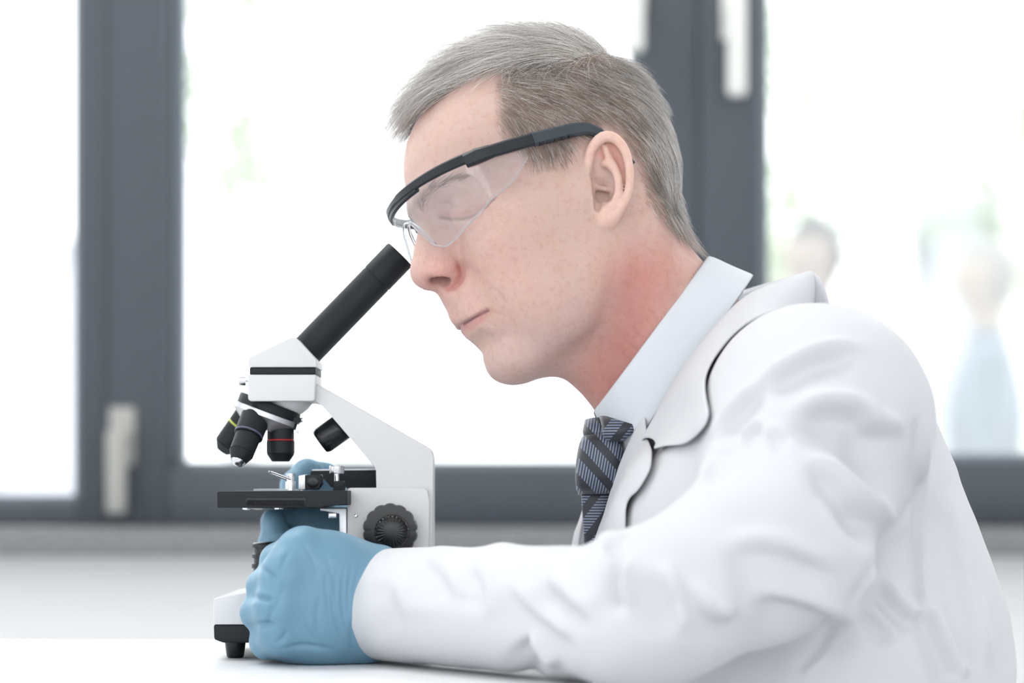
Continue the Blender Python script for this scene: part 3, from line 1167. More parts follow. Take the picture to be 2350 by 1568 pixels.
M_SKIN = skin_material()
person = empty('person', (0.16, 0.03, 0.0))
tag(person, 'grey-haired man in a white lab coat and striped tie bending over the microscope', 'person')
body = mesh_np('body', h2w(HV), HQ, M_SKIN, colors={'pigment_shade': SK})
reparent_keep(body, person)

# ------------------------------------------------------------------ hair
# strokes of the comb: (px, py, direction x, y, length mm, height above the scalp mm)
COMB = [
    (1400, 105, -0.9, -0.10, 40, 12), (1330, 80, -1.0, 0.02, 52, 18), (1250, 75, -1.0, 0.08, 56, 21), (1160, 100, -1.0, 0.20, 56, 26), (1070, 135, -0.96, 0.30, 56, 27),
    (1000, 185, -0.96, 0.28, 50, 27), (955, 240, -0.99, 0.10, 28, 16), (1110, 165, -0.98, 0.20, 50, 12), (1300, 120, -0.85, 0.3, 40, 8), (1200, 125, -0.95, 0.25, 50, 11),
    (1040, 205, -0.95, 0.34, 36, 12), (985, 250, -0.97, 0.22, 18, 8),
    (1150, 185, 0.75, 0.45, 9, 2), (1165, 240, 0.75, 0.62, 9, 1.6), (1160, 300, 0.5, 0.85, 8, 1.3), (1210, 330, 0.4, 0.9, 8, 1.3), (1250, 375, 0.25, 0.95, 7, 1.6),
    (1215, 165, 0.9, 0.28, 14, 4), (1240, 220, 0.9, 0.45, 12, 2.5), (1310, 180, 0.95, 0.35, 16, 4), (1320, 260, 0.8, 0.6, 10, 2.2), (1370, 285, 0.7, 0.6, 8, 2),
    (1400, 160, 0.9, 0.50, 20, 7), (1395, 220, 0.85, 0.55, 15, 3.5), (1460, 180, 0.8, 0.7, 22, 6), (1450, 280, 0.65, 0.75, 14, 3.5), (1500, 270, 0.6, 0.85, 18, 2.5),
    (1480, 370, 0.45, 0.9, 12, 3.5), (1525, 380, 0.4, 0.95, 16, 2.5), (1510, 450, 0.4, 0.95, 12, 3), (1555, 480, 0.42, 0.92, 14, 9), (1570, 530, 0.36, 0.94, 12, 8),
    (1450, 130, 0.7, 0.5, 24, 10),
]


def build_hair(count, seed, parent):
    rng = np.random.RandomState(seed)
    drop = (HV[:, 1] < 5) & (HPX[:, 0] < 1100) & (HPX[:, 1] > 258)
    cand = np.nonzero(scalp & ~drop & (rng.uniform(0, 1, len(scalp)) < 0.25 + 0.75 * EDGE))[0]
    # area weights by faces around: vertices are evenly spread, so sample directly
    idx = cand[rng.randint(0, len(cand), count)]
    R = HV[idx] + rng.normal(0, 0.5, (count, 3))
    N = HN_[idx]
    Q = HPXM[idx] + rng.normal(0, 5, (count, 2))
    far = HV[idx, 1] < 0
    G = np.array(COMB, float)
    d2 = ((Q[:, None, :] - G[None, :, :2]) ** 2).sum(2)
    w = 1.0 / (d2 + 300.0) ** 2
    w /= w.sum(1, keepdims=True)
    dirp = w @ G[:, 2:4]
    dirp /= np.linalg.norm(dirp, axis=1, keepdims=True) + 1e-6
    L = (w @ G[:, 4]) * rng.uniform(0.65, 1.12, count)
    lock = value_noise(HV[idx] * np.array([0.35, 1.0, 1.0]), 0.16, 21) + 0.5 * value_noise(HV[idx] * np.array([0.35, 1.0, 1.0]), 0.4, 22)
    L = np.where(L < 24, L * (0.45 + 0.55 * EDGE[idx]), L)
    Ht = (w @ G[:, 5]) * rng.uniform(0.25, 1.05, count) * (1 + 0.30 * (value_noise(HV[idx] * np.array([0.35, 1.0, 1.0]), 0.16, 21)))
    # direction of travel in head space (image right = world x, image down = world -z), slid onto the scalp
    T = np.stack([dirp[:, 0], np.zeros(count), -dirp[:, 1]], 1) @ HM.T
    T[far, 1] *= 1.0
    T = T + rng.normal(0, 0.10, (count, 3))
    T -= N * (T * N).sum(1, keepdims=True)
    T /= np.linalg.norm(T, axis=1, keepdims=True) + 1e-6
    K = 7
    pts = [R - N * 0.6]
    P = R.copy()
    cen = np.array([0, 0, 38.0])
    grav = np.array([0, 0, -1.0]) @ np.eye(3)
    front = (L > 28)
    for k in range(1, K):
        s = k / (K - 1)
        P = P + T * (L / (K - 1))[:, None]
        rad = P - cen
        rad /= np.linalg.norm(rad, axis=1, keepdims=True)
        d = SKULL(P)
        tgt = Ht * (1 - (1 - s) ** 1.6) + 0.3
        out = np.where(d < tgt, tgt - d, np.where((d > tgt + 2.0) & (P[:, 0] < 66), (tgt + 2.0 - d) * 0.35, 0))
        P = P + rad * out[:, None]
        # strands turn along the scalp and droop at their ends
        T = T - rad * (T * rad).sum(1, keepdims=True) * np.where(P[:, 0] > 62, 0.12, 0.7)[:, None]
        T = T + np.array([0.0, 0, -0.05]) * front[:, None] * s
        T += rng.normal(0, 0.05, T.shape)
        T /= np.linalg.norm(T, axis=1, keepdims=True)
        pts.append(P.copy())
    S = np.stack(pts, 1)                                   # count, K, 3
    Wd = h2w(S.reshape(-1, 3)).reshape(count, K, 3)
    tan = np.gradient(Wd, axis=1)
    tan /= np.linalg.norm(tan, axis=2, keepdims=True) + 1e-9
    up = np.array([0.3, 0.5, 0.8])
    u = np.cross(tan, up)
    u /= np.linalg.norm(u, axis=2, keepdims=True) + 1e-9
    v = np.cross(tan, u)
    r = (rng.uniform(0.055, 0.11, count)[:, None] * np.linspace(1.0, 0.25, K)[None, :] * 0.001)[:, :, None]
    ring = [Wd + r * (u * math.cos(a) + v * math.sin(a)) for a in (0, 2.094, 4.189)]
    V = np.stack(ring, 2).reshape(-1, 3)                   # count,K,3sides
    base = (np.arange(count) * K * 3)[:, None, None]
    kk = (np.arange(K - 1) * 3)[None, :, None]
    F = []
    for a in range(3):
        b = (a + 1) % 3
        F.append(np.stack([base + kk + a, base + kk + b, base + kk + 3 + b, base + kk + 3 + a], -1).reshape(-1, 4))
    F = np.concatenate(F)
    # colour: warm grey-brown at the sides, ash grey on top, silver at the back and in single strands
    top = np.clip((L - 18) / 25, 0, 1)
    back = np.clip((-HV[idx, 0] - 30) / 40, 0, 1)
    c0 = np.array(lin(178, 161, 148)[:3])
    c1 = np.array(lin(206, 201, 195)[:3])
    c2 = np.array(lin(224, 222, 220)[:3])
    c = c0 * (1 - top)[:, None] + c1 * top[:, None]
    c = c * (1 - back)[:, None] + c2 * back[:, None]
    white = rng.uniform(0, 1, count) < (0.20 + 0.16 * top + 0.16 * back)
    c = np.where(white[:, None], np.array(lin(244, 242, 240)[:3]), c)
    dark = rng.uniform(0, 1, count) < 0.34
    c = np.where((dark & ~white)[:, None], c * 0.42, c)
    c = c * (rng.uniform(0.75, 1.2, count) * (1 + 0.35 * np.clip(lock, -1, 1)))[:, None]
    Cc = np.repeat(c, K * 3, axis=0)
    o = mesh_np('hair', V, F, M_HAIR, colors={'strand': np.clip(Cc, 0, 1)})
    reparent_keep(o, parent)
    tag(o, 'short grey hair swept forward on top', kind='stuff')
    return o


def attr_material(name, attr, rough, spec=0.4):
    m = bpy.data.materials.new(name)
    m.use_nodes = True
    nt = m.node_tree
    b = nt.nodes['Principled BSDF']
    at = nt.nodes.new('ShaderNodeAttribute')
    at.attribute_name = attr
    nt.links.new(at.outputs['Color'], b.inputs['Base Color'])
    b.inputs['Roughness'].default_value = rough
    b.inputs['Specular IOR Level'].default_value = spec
    return m


M_HAIR = attr_material('hair', 'strand', 0.42, 0.5)
hair = build_hair(40000, 3, person)


def strands(name, R, D, L, rad, col, parent, label=None):
    """short separate hairs from roots R (head mm) along D"""
    n, K = len(R), 4
    S = np.stack([R + D * (L * s)[:, None] + np.array([0, 0, -1.0]) * (L * 0.15 * s * s)[:, None] for s in np.linspace(0, 1, K)], 1)
    Wd = h2w(S.reshape(-1, 3)).reshape(n, K, 3)
    tan = np.gradient(Wd, axis=1)
    tan /= np.linalg.norm(tan, axis=2, keepdims=True) + 1e-9
    u = np.cross(tan, np.array([0.3, 0.5, 0.8]))
    u /= np.linalg.norm(u, axis=2, keepdims=True) + 1e-9
    v = np.cross(tan, u)
    r = (rad * 0.001 * np.linspace(1, 0.3, K))[None, :, None]
    V = np.stack([Wd + r * (u * math.cos(a) + v * math.sin(a)) for a in (0, 2.094, 4.189)], 2).reshape(-1, 3)
    base = (np.arange(n) * K * 3)[:, None, None]
    kk = (np.arange(K - 1) * 3)[None, :, None]
    F = np.concatenate([np.stack([base + kk + a, base + kk + (a + 1) % 3, base + kk + 3 + (a + 1) % 3, base + kk + 3 + a], -1).reshape(-1, 4) for a in range(3)])
    o = mesh_np(name, V, F, M_HAIR, colors={'strand': np.tile(np.array(lin(*col)[:3]), (len(V), 1))})
    o['kind'] = 'stuff'
    return reparent_keep(o, parent)


_rng = np.random.RandomState(9)
for sgn in (1, -1):
    t = _rng.uniform(0, 1, 190)
    Y = 10 + 44 * t
    Zb = 28 + 6 * np.sin(t * 2.6) + _rng.normal(0, 1.6, 190)
    tgt = np.stack([np.full(190, 140.0), Y * sgn, Zb], 1)
    # drop the roots onto the brow
    X = np.full(190, 125.0)
    for _ in range(40):
        X -= np.clip(SKULL(np.stack([X, Y * sgn, Zb], 1)), -3, 8) * 0.8
    D = np.stack([-0.1 - 0.45 * t, 0.75 * sgn * np.ones(190), 0.45 - 0.5 * t], 1) + _rng.normal(0, 0.15, (190, 3))
    D /= np.linalg.norm(D, axis=1, keepdims=True)
    strands('eyebrow', np.stack([X, Y * sgn, Zb], 1), D, _rng.uniform(5, 9, 190), 0.10, (136, 112, 98), person)
# ------------------------------------------------------------------ clothes (metres, heights relative to the lens)
ZC = np.array([0, 0, CAM.z])


def wz(px, py, y):
    p = W(px, py, y)
    return np.array([p.x, p.y, p.z - CAM.z])


CHY = math.radians(12)
C_N = np.array([math.sin(CHY), -math.cos(CHY), 0])       # across the chest, to the camera side
C_F = np.array([-math.cos(CHY), -math.sin(CHY), 0])
C_O = np.array([0.105, 0.02, 0])
SH = np.array([0.181, -0.140, 0.041])
EL = np.array([0.066, -0.235, -0.068])
WR = np.array([-0.088, -0.050, -0.0705])


def torso_d(P, grow=0.0):
    Q = P.copy()
    Q[:, 1] = (Q[:, 1] - 0.03) * 0.72
    d = d_chain(Q, [(0.158, 0, 0.035), (0.168, 0, -0.01), (0.183, 0, -0.10), (0.190, 0, -0.30)],
                [0.072 + grow, 0.106 + grow, 0.128 + grow, 0.138 + grow], 0.03)
    return d


def coat_hull():
    s = Sculpt()
    s.add(torso_d, 0.001)
    s.add(lambda P: d_cone(P, (0.204, -0.050, 0.040), (0.224, -0.035, -0.12), 0.054, 0.078), 0.05)
    s.add(lambda P: d_cone(P, (0.152, -0.015, 0.080), (0.180, -0.105, 0.058), 0.030, 0.045), 0.03)
    s.add(lambda P: d_ell(P, SH, (0.060, 0.060, 0.058)), 0.05)
    s.add(lambda P: d_ell(P, (0.165, 0.20, 0.03), (0.060, 0.060, 0.060)), 0.05)
    s.add(lambda P: d_ell(P, (0.112, -0.098, -0.036), (0.045, 0.045, 0.062)), 0.04)
    return s


def coat_sdf():
    s = coat_hull()
    # opening of the coat over shirt and tie
    def wedge(P):
        l = np.abs((P - C_O.astype(np.float32)) @ C_N.astype(np.float32))
        w = np.interp(P[:, 2], [-0.10, -0.05, 0.0, 0.06, 0.12], [0.0, 0.016, 0.032, 0.052, 0.06])
        front = (P - C_O.astype(np.float32)) @ C_F.astype(np.float32) + 0.025
        return np.maximum(l - w, -front)
    s.cut(wedge, 0.006)
    # near sleeve
    s.add(lambda P: d_chain(P, [SH, np.array([0.150, -0.200, -0.030]), EL], [0.055, 0.051, 0.039], 0.02), 0.03)
    ax = (WR - EL) / np.linalg.norm(WR - EL)

    def fore(P):
        d = d_chain(P, [EL, EL * 0.5 + WR * 0.5, WR + ax * 0.03], [0.0385, 0.0365, 0.0340])
        along = (P - (WR + ax * 0.004).astype(np.float32)) @ ax.astype(np.float32)
        return smax(d, along, 0.006)
    s.add(fore, 0.016)
    s.add(lambda P: d_ell(P, EL + np.array([0.012, -0.006, 0.004]), (0.046, 0.042, 0.037)), 0.02)
    # far sleeve along the table
    fe, fw = np.array([0.09, 0.25, -0.076]), np.array([-0.075, 0.135, -0.076])
    ax2 = (fw - fe) / np.linalg.norm(fw - fe)
    s.add(lambda P: d_cone(P, (0.165, 0.20, 0.02), fe, 0.050, 0.032), 0.03)

    def ffore(P):
        d = d_cone(P, fe, fw + ax2 * 0.03, 0.031, 0.030)
        return np.maximum(d, (P - fw.astype(np.float32)) @ ax2.astype(np.float32))
    s.add(ffore, 0.012)
    # the table carries the arms
    s.cut(lambda P: np.maximum(P[:, 2] + 0.1068, P[:, 0] - 0.06), 0.004)
    return s


HULL = coat_hull()
COATF = coat_sdf()
CV, CQ = surface(COATF, (-0.16, -0.35, -0.34), (0.36, 0.34, 0.17), 0.0026)
CV = smooth_verts(CV, CQ, 3, 0.5)
CN = normals_np(CV, CQ)
CPX = to_px(CV + ZC)
COK = CN[:, 1] < 0.2


def dent(V, N, Q, ok, c, r, depth, squash=1.0, ang=0.0):
    a = math.radians(ang)
    q = Q - np.asarray(c, float)
    u = q[:, 0] * math.cos(a) + q[:, 1] * math.sin(a)
    v = -q[:, 0] * math.sin(a) + q[:, 1] * math.cos(a)
    w = np.exp(-(u / r) ** 2 - (v / (r * squash)) ** 2) * ok
    V -= N * (w * depth)[:, None]


def fold(poly, width, depth, ridge=0.6, off=1.3, taper=0.3):
    """a fold: a valley with a ridge running above it"""
    P = spline(poly, 6)
    lo, hi = P.min(0) - 7 * width, P.max(0) + 7 * width
    m = np.nonzero(COK & (CPX > lo).all(1) & (CPX < hi).all(1))[0]
    if not len(m):
        return
    d, sd, fr = seg_dist(CPX[m], P)
    sg = d * sd
    e = np.clip(np.minimum(fr, 1 - fr) / taper, 0, 1)
    e = e * e * (3 - 2 * e)
    # steep on the ridge side, running out gently on the other
    w = np.where(sg < 0, np.exp(-(sg / (0.75 * width)) ** 2), np.exp(-(sg / (3.0 * width)) ** 2)) - ridge * np.exp(-((sg + off * width) / (width * 1.1)) ** 2)
    CV[m] -= CN[m] * (1.5 * depth * 0.001 * w * e)[:, None]


FOLDS = [
    # shoulder and sleeve head
    ([(1728, 909), (1778, 872), (1846, 835), (1895, 818), (1957, 815), (1988, 838)], 15, 5.0, 0.7, 1.3),
    ([(1800, 978), (1840, 962), (1895, 949), (1957, 953), (1996, 985), (2056, 1010), (2098, 1007)], 20, 6.5, 0.8, 1.5),
    ([(1833, 1063), (1895, 1088), (1957, 1143), (2012, 1193), (2056, 1228)], 18, 5.5, 0.8, 1.4),
    ([(1650, 1032), (1673, 968), (1712, 921), (1762, 876)], 12, 4.0, 0.7, 1.3),
    ([(1690, 1010), (1722, 985), (1752, 968)], 10, 3.0, 0.6, 1.3),
    ([(1620, 1120), (1640, 1060), (1665, 1010)], 10, 2.5, 0.6, 1.3),
    ([(1750, 1010), (1780, 998), (1820, 1010)], 12, 2.0, 0.6, 1.3),
    # seams
    ([(2111, 1149), (2080, 1186), (2043, 1242), (2000, 1322), (1957, 1390), (1889, 1489), (1827, 1551)], 6, 1.4, 0.5, 1.5, 0.05),
    ([(2108, 946), (2117, 1032), (2114, 1155), (2111, 1310), (2117, 1402)], 7, 2.4, 0.6, 1.4, 0.1),
    # back
    ([(2117, 1395), (2154, 1479), (2195, 1570)], 16, 4.0, 0.8, 1.4, 0.15),
    ([(2150, 1120), (2185, 1240), (2215, 1400), (2250, 1560)], 18, 3.0, 0.8, 1.4, 0.2),
    # lower sleeve, under the arm
    ([(2010, 1330), (2050, 1390), (2110, 1440)], 16, 3.5, 0.7, 1.4),
    ([(1960, 1400), (2000, 1420), (2060, 1480)], 16, 3.0, 0.7, 1.4),
    ([(1700, 1385), (1800, 1395), (1900, 1430), (1990, 1490)], 24, 4.0, 0.7, 1.4),
    ([(1640, 1290), (1740, 1270), (1830, 1290), (1930, 1340)], 24, 3.0, 0.8, 1.4),
    ([(1560, 1330), (1600, 1400), (1660, 1430), (1700, 1395)], 16, 3.5, 0.8, 1.3),
    # elbow crook and forearm
    ([(1436, 1262), (1424, 1295), (1418, 1354), (1440, 1420)], 12, 5.0, 0.7, 1.4),
    ([(1380, 1262), (1402, 1248), (1432, 1256)], 10, 3.0, 0.7, 1.4),
    ([(1190, 1462), (1222, 1500), (1262, 1552)], 14, 5.0, 0.9, 1.4),
    ([(1150, 1330), (1200, 1410), (1270, 1470), (1330, 1500)], 22, 3.0, 0.9, 1.4),
    ([(1230, 1330), (1300, 1400), (1370, 1440)], 24, 3.0, 0.9, 1.4),
    ([(960, 1290), (1010, 1330), (1030, 1390)], 22, 1.8, 0.9, 1.4),
    ([(1060, 1300), (1100, 1350), (1090, 1420)], 22, 1.8, 0.9, 1.4),
    ([(1480, 1300), (1530, 1380), (1540, 1470)], 22, 3.5, 0.9, 1.4),
    ([(880, 1320), (900, 1400), (930, 1450)], 26, 1.4, 0.9, 1.4),
]
for f_ in FOLDS:
    fold(*f_)
dent(CV, CN, CPX, COK, (2010, 1060), 95, 0.007, 0.6, 35)
dent(CV, CN, CPX, COK, (1985, 1205), 60, 0.006, 0.5, 50)
dent(CV, CN, CPX, COK, (1250, 1393), 60, 0.003, 0.7, 40)
dent(CV, CN, CPX, COK, (1640, 1395), 60, -0.005, 0.8, 0)
dent(CV, CN, CPX, COK, (1150, 1262), 40, -0.003, 0.5, 0)
CV += CN * (0.0012 * value_noise(CV, 22, 5) + 0.0005 * value_noise(CV, 55, 6))[:, None]

M_COAT = mat('white_cotton', lin(203, 204, 208), 0.85, spec=0.2, noise=(30, 0.02), bump=(1400, 0.12, 0.0004))
coat = mesh_np('lab_coat', CV + ZC, CQ, M_COAT)
reparent_keep(coat, person)
tag(coat, 'white cotton lab coat')


def cast(pts, start=-0.45, f=None):
    """walk along the camera rays to the hull; returns points and outward normals"""
    pts = np.asarray(pts, float)
    D = np.stack([(pts[:, 0] - 1175) / FPX, np.ones(len(pts)), -(pts[:, 1] - HZ) / FPX], 1)
    o = np.array([0, CAM.y, 0])
    t = np.full(len(pts), start - CAM.y)
    for _ in range(60):
        d = (f or HULL)(o + D * t[:, None])
        t += np.clip(d, -0.02, 0.05) * 0.8
    P = o + D * t[:, None]
    e = 0.002
    n = np.stack([HULL(P + np.eye(3)[a] * e) - HULL(P - np.eye(3)[a] * e) for a in range(3)], 1)
    n /= np.linalg.norm(n, axis=1, keepdims=True) + 1e-9
    return P, n, np.abs(HULL(P)) < 0.004


def push_out(P, gap):
    """keep a cloth point at least gap above the hull"""
    sh = P.shape
    P = P.reshape(-1, 3).copy()
    e = 0.002
    f = lambda q: np.minimum(HULL(q), COATF(q))
    for _ in range(5):
        d = f(P)
        n = np.stack([f(P + np.eye(3)[a] * e) - f(P - np.eye(3)[a] * e) for a in range(3)], 1)
        n /= np.linalg.norm(n, axis=1, keepdims=True) + 1e-9
        P += n * np.maximum(gap - d, 0)[:, None]
    return P.reshape(sh)


def resample(poly, n):
    P = spline(poly, 8)
    L = np.concatenate([[0], np.cumsum(np.linalg.norm(np.diff(P, axis=0), axis=1))])
    s = np.linspace(0, L[-1], n)
    return np.stack([np.interp(s, L, P[:, a]) for a in range(P.shape[1])], 1)


def sheet(name, G, m, parent, thick=0.0012, sub=1):
    """cloth sheet from a grid of points (rows, cols, 3), given body by thickness"""
    r, c = G.shape[:2]
    idx = np.arange(r * c).reshape(r, c)
    F = np.stack([idx[:-1, :-1], idx[:-1, 1:], idx[1:, 1:], idx[1:, :-1]], -1).reshape(-1, 4)
    o = mesh_np(name, G.reshape(-1, 3) + ZC, F, m)
    md = o.modifiers.new('body', 'SOLIDIFY')
    md.thickness = thick
    md.offset = 0
    if sub:
        sd = o.modifiers.new('soft', 'SUBSURF')
        sd.levels = sub
        sd.render_levels = sub
    return reparent_keep(o, parent)


# ---- shirt: body under the opening and a turned-down collar
M_SHIRT = mat('pale_blue_shirt', lin(206, 211, 217), 0.8, spec=0.2, bump=(1800, 0.08, 0.0003))
SS = Sculpt()
SS.add(lambda P: torso_d(P, -0.007), 0.001)
SS.add(lambda P: d_cone(P, (0.112, 0.022, 0.10), (0.135, 0.03, 0.04), 0.050, 0.080), 0.03)
SV, SQ = surface(SS, (0.02, -0.12, -0.20), (0.20, 0.16, 0.16), 0.004)
shirt = mesh_np('shirt', SV + ZC, SQ, M_SHIRT)
reparent_keep(shirt, person)
tag(shirt, 'pale blue shirt with turned-down collar')

KA, KB = wz(1362, 942, 0.004), wz(1622, 590, 0.020)
K_C = (KA + KB) / 2
K_E1 = (KB - KA) / np.linalg.norm(KB - KA)
K_E2 = np.array([0.78, 0.0, -0.62])
K_Y = np.array([0, -1.0, 0])
KH = np.linalg.norm(KB - KA) / 2


def collar_pt(phi, s, drop, wide=0.057):
    return K_C - K_E1 * KH * s * math.cos(phi) + K_Y * wide * s * math.sin(phi) + K_E2 * drop


rows = []
PH = np.linspace(math.radians(7), math.radians(353), 64)
for j, (sc, dr) in enumerate([(0.955, 0.026), (0.965, 0.012), (0.975, 0.003), (1.0, -0.0005), (1.03, 0.003), (1.06, 0.012), (1.10, 0.022), (1.15, 0.032)]):
    row = []
    for p in PH:
        fr = max(0.0, math.cos(p))                 # longer towards the points
        dd = dr * (1.0 + (0.12 * fr ** 2 if j > 3 else 0))
        q = collar_pt(p, sc, dd)
        if j > 3:
            q = q + K_E1 * (-0.006 * fr ** 4) * (j - 3) / 4
            q = q + K_Y * 0.010 * ((j - 3) / 4) * math.copysign(1, math.sin(p)) * fr ** 2
        row.append(q)
    rows.append(row)
sc_ = sheet('shirt_collar', np.array(rows), M_SHIRT, shirt, 0.0012)

# ---- lab coat collar and lapels
def coat_band(name, inner, outer, nrow, lift_in, lift_out, mid=0.004, cols=40, yin=None, yout=None):
    A, B = resample(inner, cols), resample(outer, cols)
    G = []
    for j in range(nrow):
        t = j / (nrow - 1)
        px = A * (1 - t) + B * t
        P, n, ok = cast(px[:, :2])
        lift = lift_in * (1 - t) ** 2 + lift_out * t * t + mid * 4 * t * (1 - t)
        G.append(P + n * lift)
    return np.array(G)


gL = coat_band('lapel', [(1500, 955), (1462, 1030), (1432, 1110), (1408, 1190), (1386, 1250), (1372, 1330)],
               [(1508, 1046), (1503, 1085), (1478, 1130), (1452, 1162), (1446, 1240), (1420, 1340)], 9, 0.007, 0.004, 0.004)
sheet('lapel', push_out(gL, 0.0035), M_COAT, coat, 0.0016)

roll = [(1858, 620, 0.030), (1800, 640, -0.010), (1745, 662, -0.040), (1705, 682, -0.056), (1650, 733, -0.070), (1590, 806, -0.077), (1540, 880, -0.075), (1500, 955, -0.068), (1470, 1010, -0.060)]
oute = [(1869, 712, 0.030), (1835, 712, -0.030), (1800, 719, -0.075), (1752, 752, -0.102), (1722, 815, -0.116), (1682, 890, -0.122), (1640, 965, -0.122), (1595, 1020, -0.112), (1508, 1042, -0.090)]
both = lambda q: np.minimum(HULL(q), COATF(q))
hit, hn, _ = cast([p[:2] for p in oute], f=both)
A3 = resample([tuple(wz(*p)) for p in roll], 44)
B3 = resample([tuple(wz(*p)) if i < 3 or abs(hit[i][1] - p[2]) > 0.05 else tuple(hit[i] - hn[i] * 0.001) for i, p in enumerate(oute)], 44)
G = []
for j in range(8):
    t = j / 7
    P = A3 * (1 - t) + B3 * t
    bow = 0.006 * 4 * t * (1 - t)
    P = P + np.array([0.35, -0.55, 0.75]) * bow
    G.append(P)
G = push_out(np.array(G), 0.003)
# inner stand of the collar, turned down inside
ins = [A3 + np.array([0.002, 0.010, -0.004]), A3 + np.array([0.004, 0.016, -0.016]), A3 + np.array([0.006, 0.020, -0.034])]
G = np.concatenate([np.array(ins[::-1]), G])
sheet('coat_collar', G, M_COAT, coat, 0.0018)
# far half of the collar
def mir(P):
    q = P - C_O
    return P - 2 * np.outer(q.reshape(-1, 3) @ C_N, C_N).reshape(P.shape)
far = mir(G.copy())
far += (np.array(wz(1858, 620, 0.030)) - far[3, 0])
sheet('coat_collar', far[:, :24], M_COAT, coat, 0.0018)
fl = np.array([[wz(1352, 1120, 0.03), wz(1340, 1185, 0.03), wz(1330, 1240, 0.03), wz(1322, 1330, 0.03)],
               [wz(1348, 1150, 0.045), wz(1322, 1205, 0.05), wz(1302, 1238, 0.05), wz(1308, 1330, 0.05)],
               [wz(1365, 1120, 0.07), wz(1350, 1200, 0.08), wz(1330, 1250, 0.08), wz(1335, 1330, 0.08)]])
sheet('lapel', fl, M_COAT, coat, 0.0016)


# ---- necktie
def tie_material(name, ang):
    m = bpy.data.materials.new(name)
    m.use_nodes = True
    nt = m.node_tree
    b = nt.nodes['Principled BSDF']
    tc = nt.nodes.new('ShaderNodeTexCoord')
    sp = nt.nodes.new('ShaderNodeSeparateXYZ')
    nt.links.new(tc.outputs['Object'], sp.inputs[0])

    def math_(op, a, v=None, c=None):
        n = nt.nodes.new('ShaderNodeMath')
        n.operation = op
        for i, q in enumerate((a, v, c)):
            if q is None:
                continue
            if isinstance(q, (int, float)):
                n.inputs[i].default_value = q
            else:
                nt.links.new(q, n.inputs[i])
        return n.outputs[0]
    ca, sa = math.cos(math.radians(ang)), math.sin(math.radians(ang))
    s = math_('ADD', math_('MULTIPLY', sp.outputs['X'], ca), math_('MULTIPLY', sp.outputs['Z'], sa))
    band = math_('GREATER_THAN', math_('FRACT', math_('MULTIPLY', s, 1 / 0.0125)), 0.42)
    h = math_('ADD', math_('MULTIPLY', sp.outputs['X'], math.cos(math.radians(ang - 52))), math_('MULTIPLY', sp.outputs['Z'], math.sin(math.radians(ang - 52))))
    hat = math_('GREATER_THAN', math_('FRACT', math_('MULTIPLY', h, 1 / 0.0018)), 0.5)
    f = math_('MULTIPLY', band, hat)
    mx = nt.nodes.new('ShaderNodeMixRGB')
    mx.inputs[1].default_value = lin(30, 35, 44)
    mx.inputs[2].default_value = lin(116, 128, 150)
    nt.links.new(f, mx.inputs[0])
    nt.links.new(mx.outputs[0], b.inputs['Base Color'])
    b.inputs['Roughness'].default_value = 0.5
    b.inputs['Sheen Weight'].default_value = 0.2
    return m


M_TIE1 = tie_material('striped_silk_knot', 42)
M_TIE2 = tie_material('striped_silk_blade', 142)


def tie_piece(name, rowspec, m, parent, thick):
    """flattened tube through rows of (left px, right px, py, depth)"""
    V = []
    n = 20
    for (x0, x1, py, y) in rowspec:
        a, b = wz(x0, py, y), wz(x1, py, y)
        c, hw = (a + b) / 2, (b - a)[0] / 2
        for k in range(n):
            t = 2 * math.pi * k / n
            sx = math.copysign(abs(math.cos(t)) ** 0.8, math.cos(t))
            sy = math.copysign(abs(math.sin(t)) ** 0.8, math.sin(t))
            # faces turned like the chest: the camera-side edge lies further back
            V.append(c + np.array([hw * sx, 0, 0]) + np.array([0.35, -1.0, 0.1]) * thick * sy)
    V = np.array(V)
    F = []
    for r in range(len(rowspec) - 1):
        for k in range(n):
            j = (k + 1) % n
            F.append((r * n + k, r * n + j, (r + 1) * n + j, (r + 1) * n + k))
    o = mesh_np(name, V + ZC, F, m)
    bm = bmesh.new()
    bm.from_mesh(o.data)
    bm.verts.ensure_lookup_table()
    bm.faces.new([bm.verts[i] for i in range(n)][::-1])
    bm.faces.new([bm.verts[len(bm.verts) - n + i] for i in range(n)])
    bmesh.ops.recalc_face_normals(bm, faces=bm.faces)
    bm.to_mesh(o.data)
    bm.free()
    for p in o.data.polygons:
        p.use_smooth = True
    return reparent_keep(o, parent)


tie = tie_piece('necktie', [(1340, 1424, 1000, -0.020), (1332, 1427, 1018, -0.024), (1325, 1426, 1055, -0.026), (1323, 1421, 1095, -0.026), (1325, 1416, 1120, -0.024), (1331, 1410, 1135, -0.020)], M_TIE1, person, 0.010)
tag(tie, 'dark navy necktie with pale diagonal stripes')
tie_piece('tie_blade', [(1333, 1414, 1118, -0.018), (1335, 1410, 1150, -0.018), (1338, 1400, 1190, -0.018), (1341, 1386, 1240, -0.016), (1342, 1384, 1330, -0.012), (1345, 1384, 1420, -0.008)], M_TIE2, tie, 0.004)
tie_piece('tie_fold', [(1346, 1380, 962, -0.006), (1343, 1388, 975, -0.012), (1340, 1400, 990, -0.018), (1344, 1404, 1008, -0.018)], M_TIE1, tie, 0.008)
tie_piece('tie_band', [(1378, 1400, 955, -0.016), (1382, 1462, 976, -0.034), (1384, 1450, 996, -0.036), (1392, 1426, 1014, -0.032)], M_TIE2, tie, 0.006)
# ------------------------------------------------------------------ gloved hands
M_GLOVE = mat('blue_nitrile', lin(106, 145, 168), 0.45, spec=0.35, bump=(500, 0.10, 0.0005), noise=(40, 0.05))


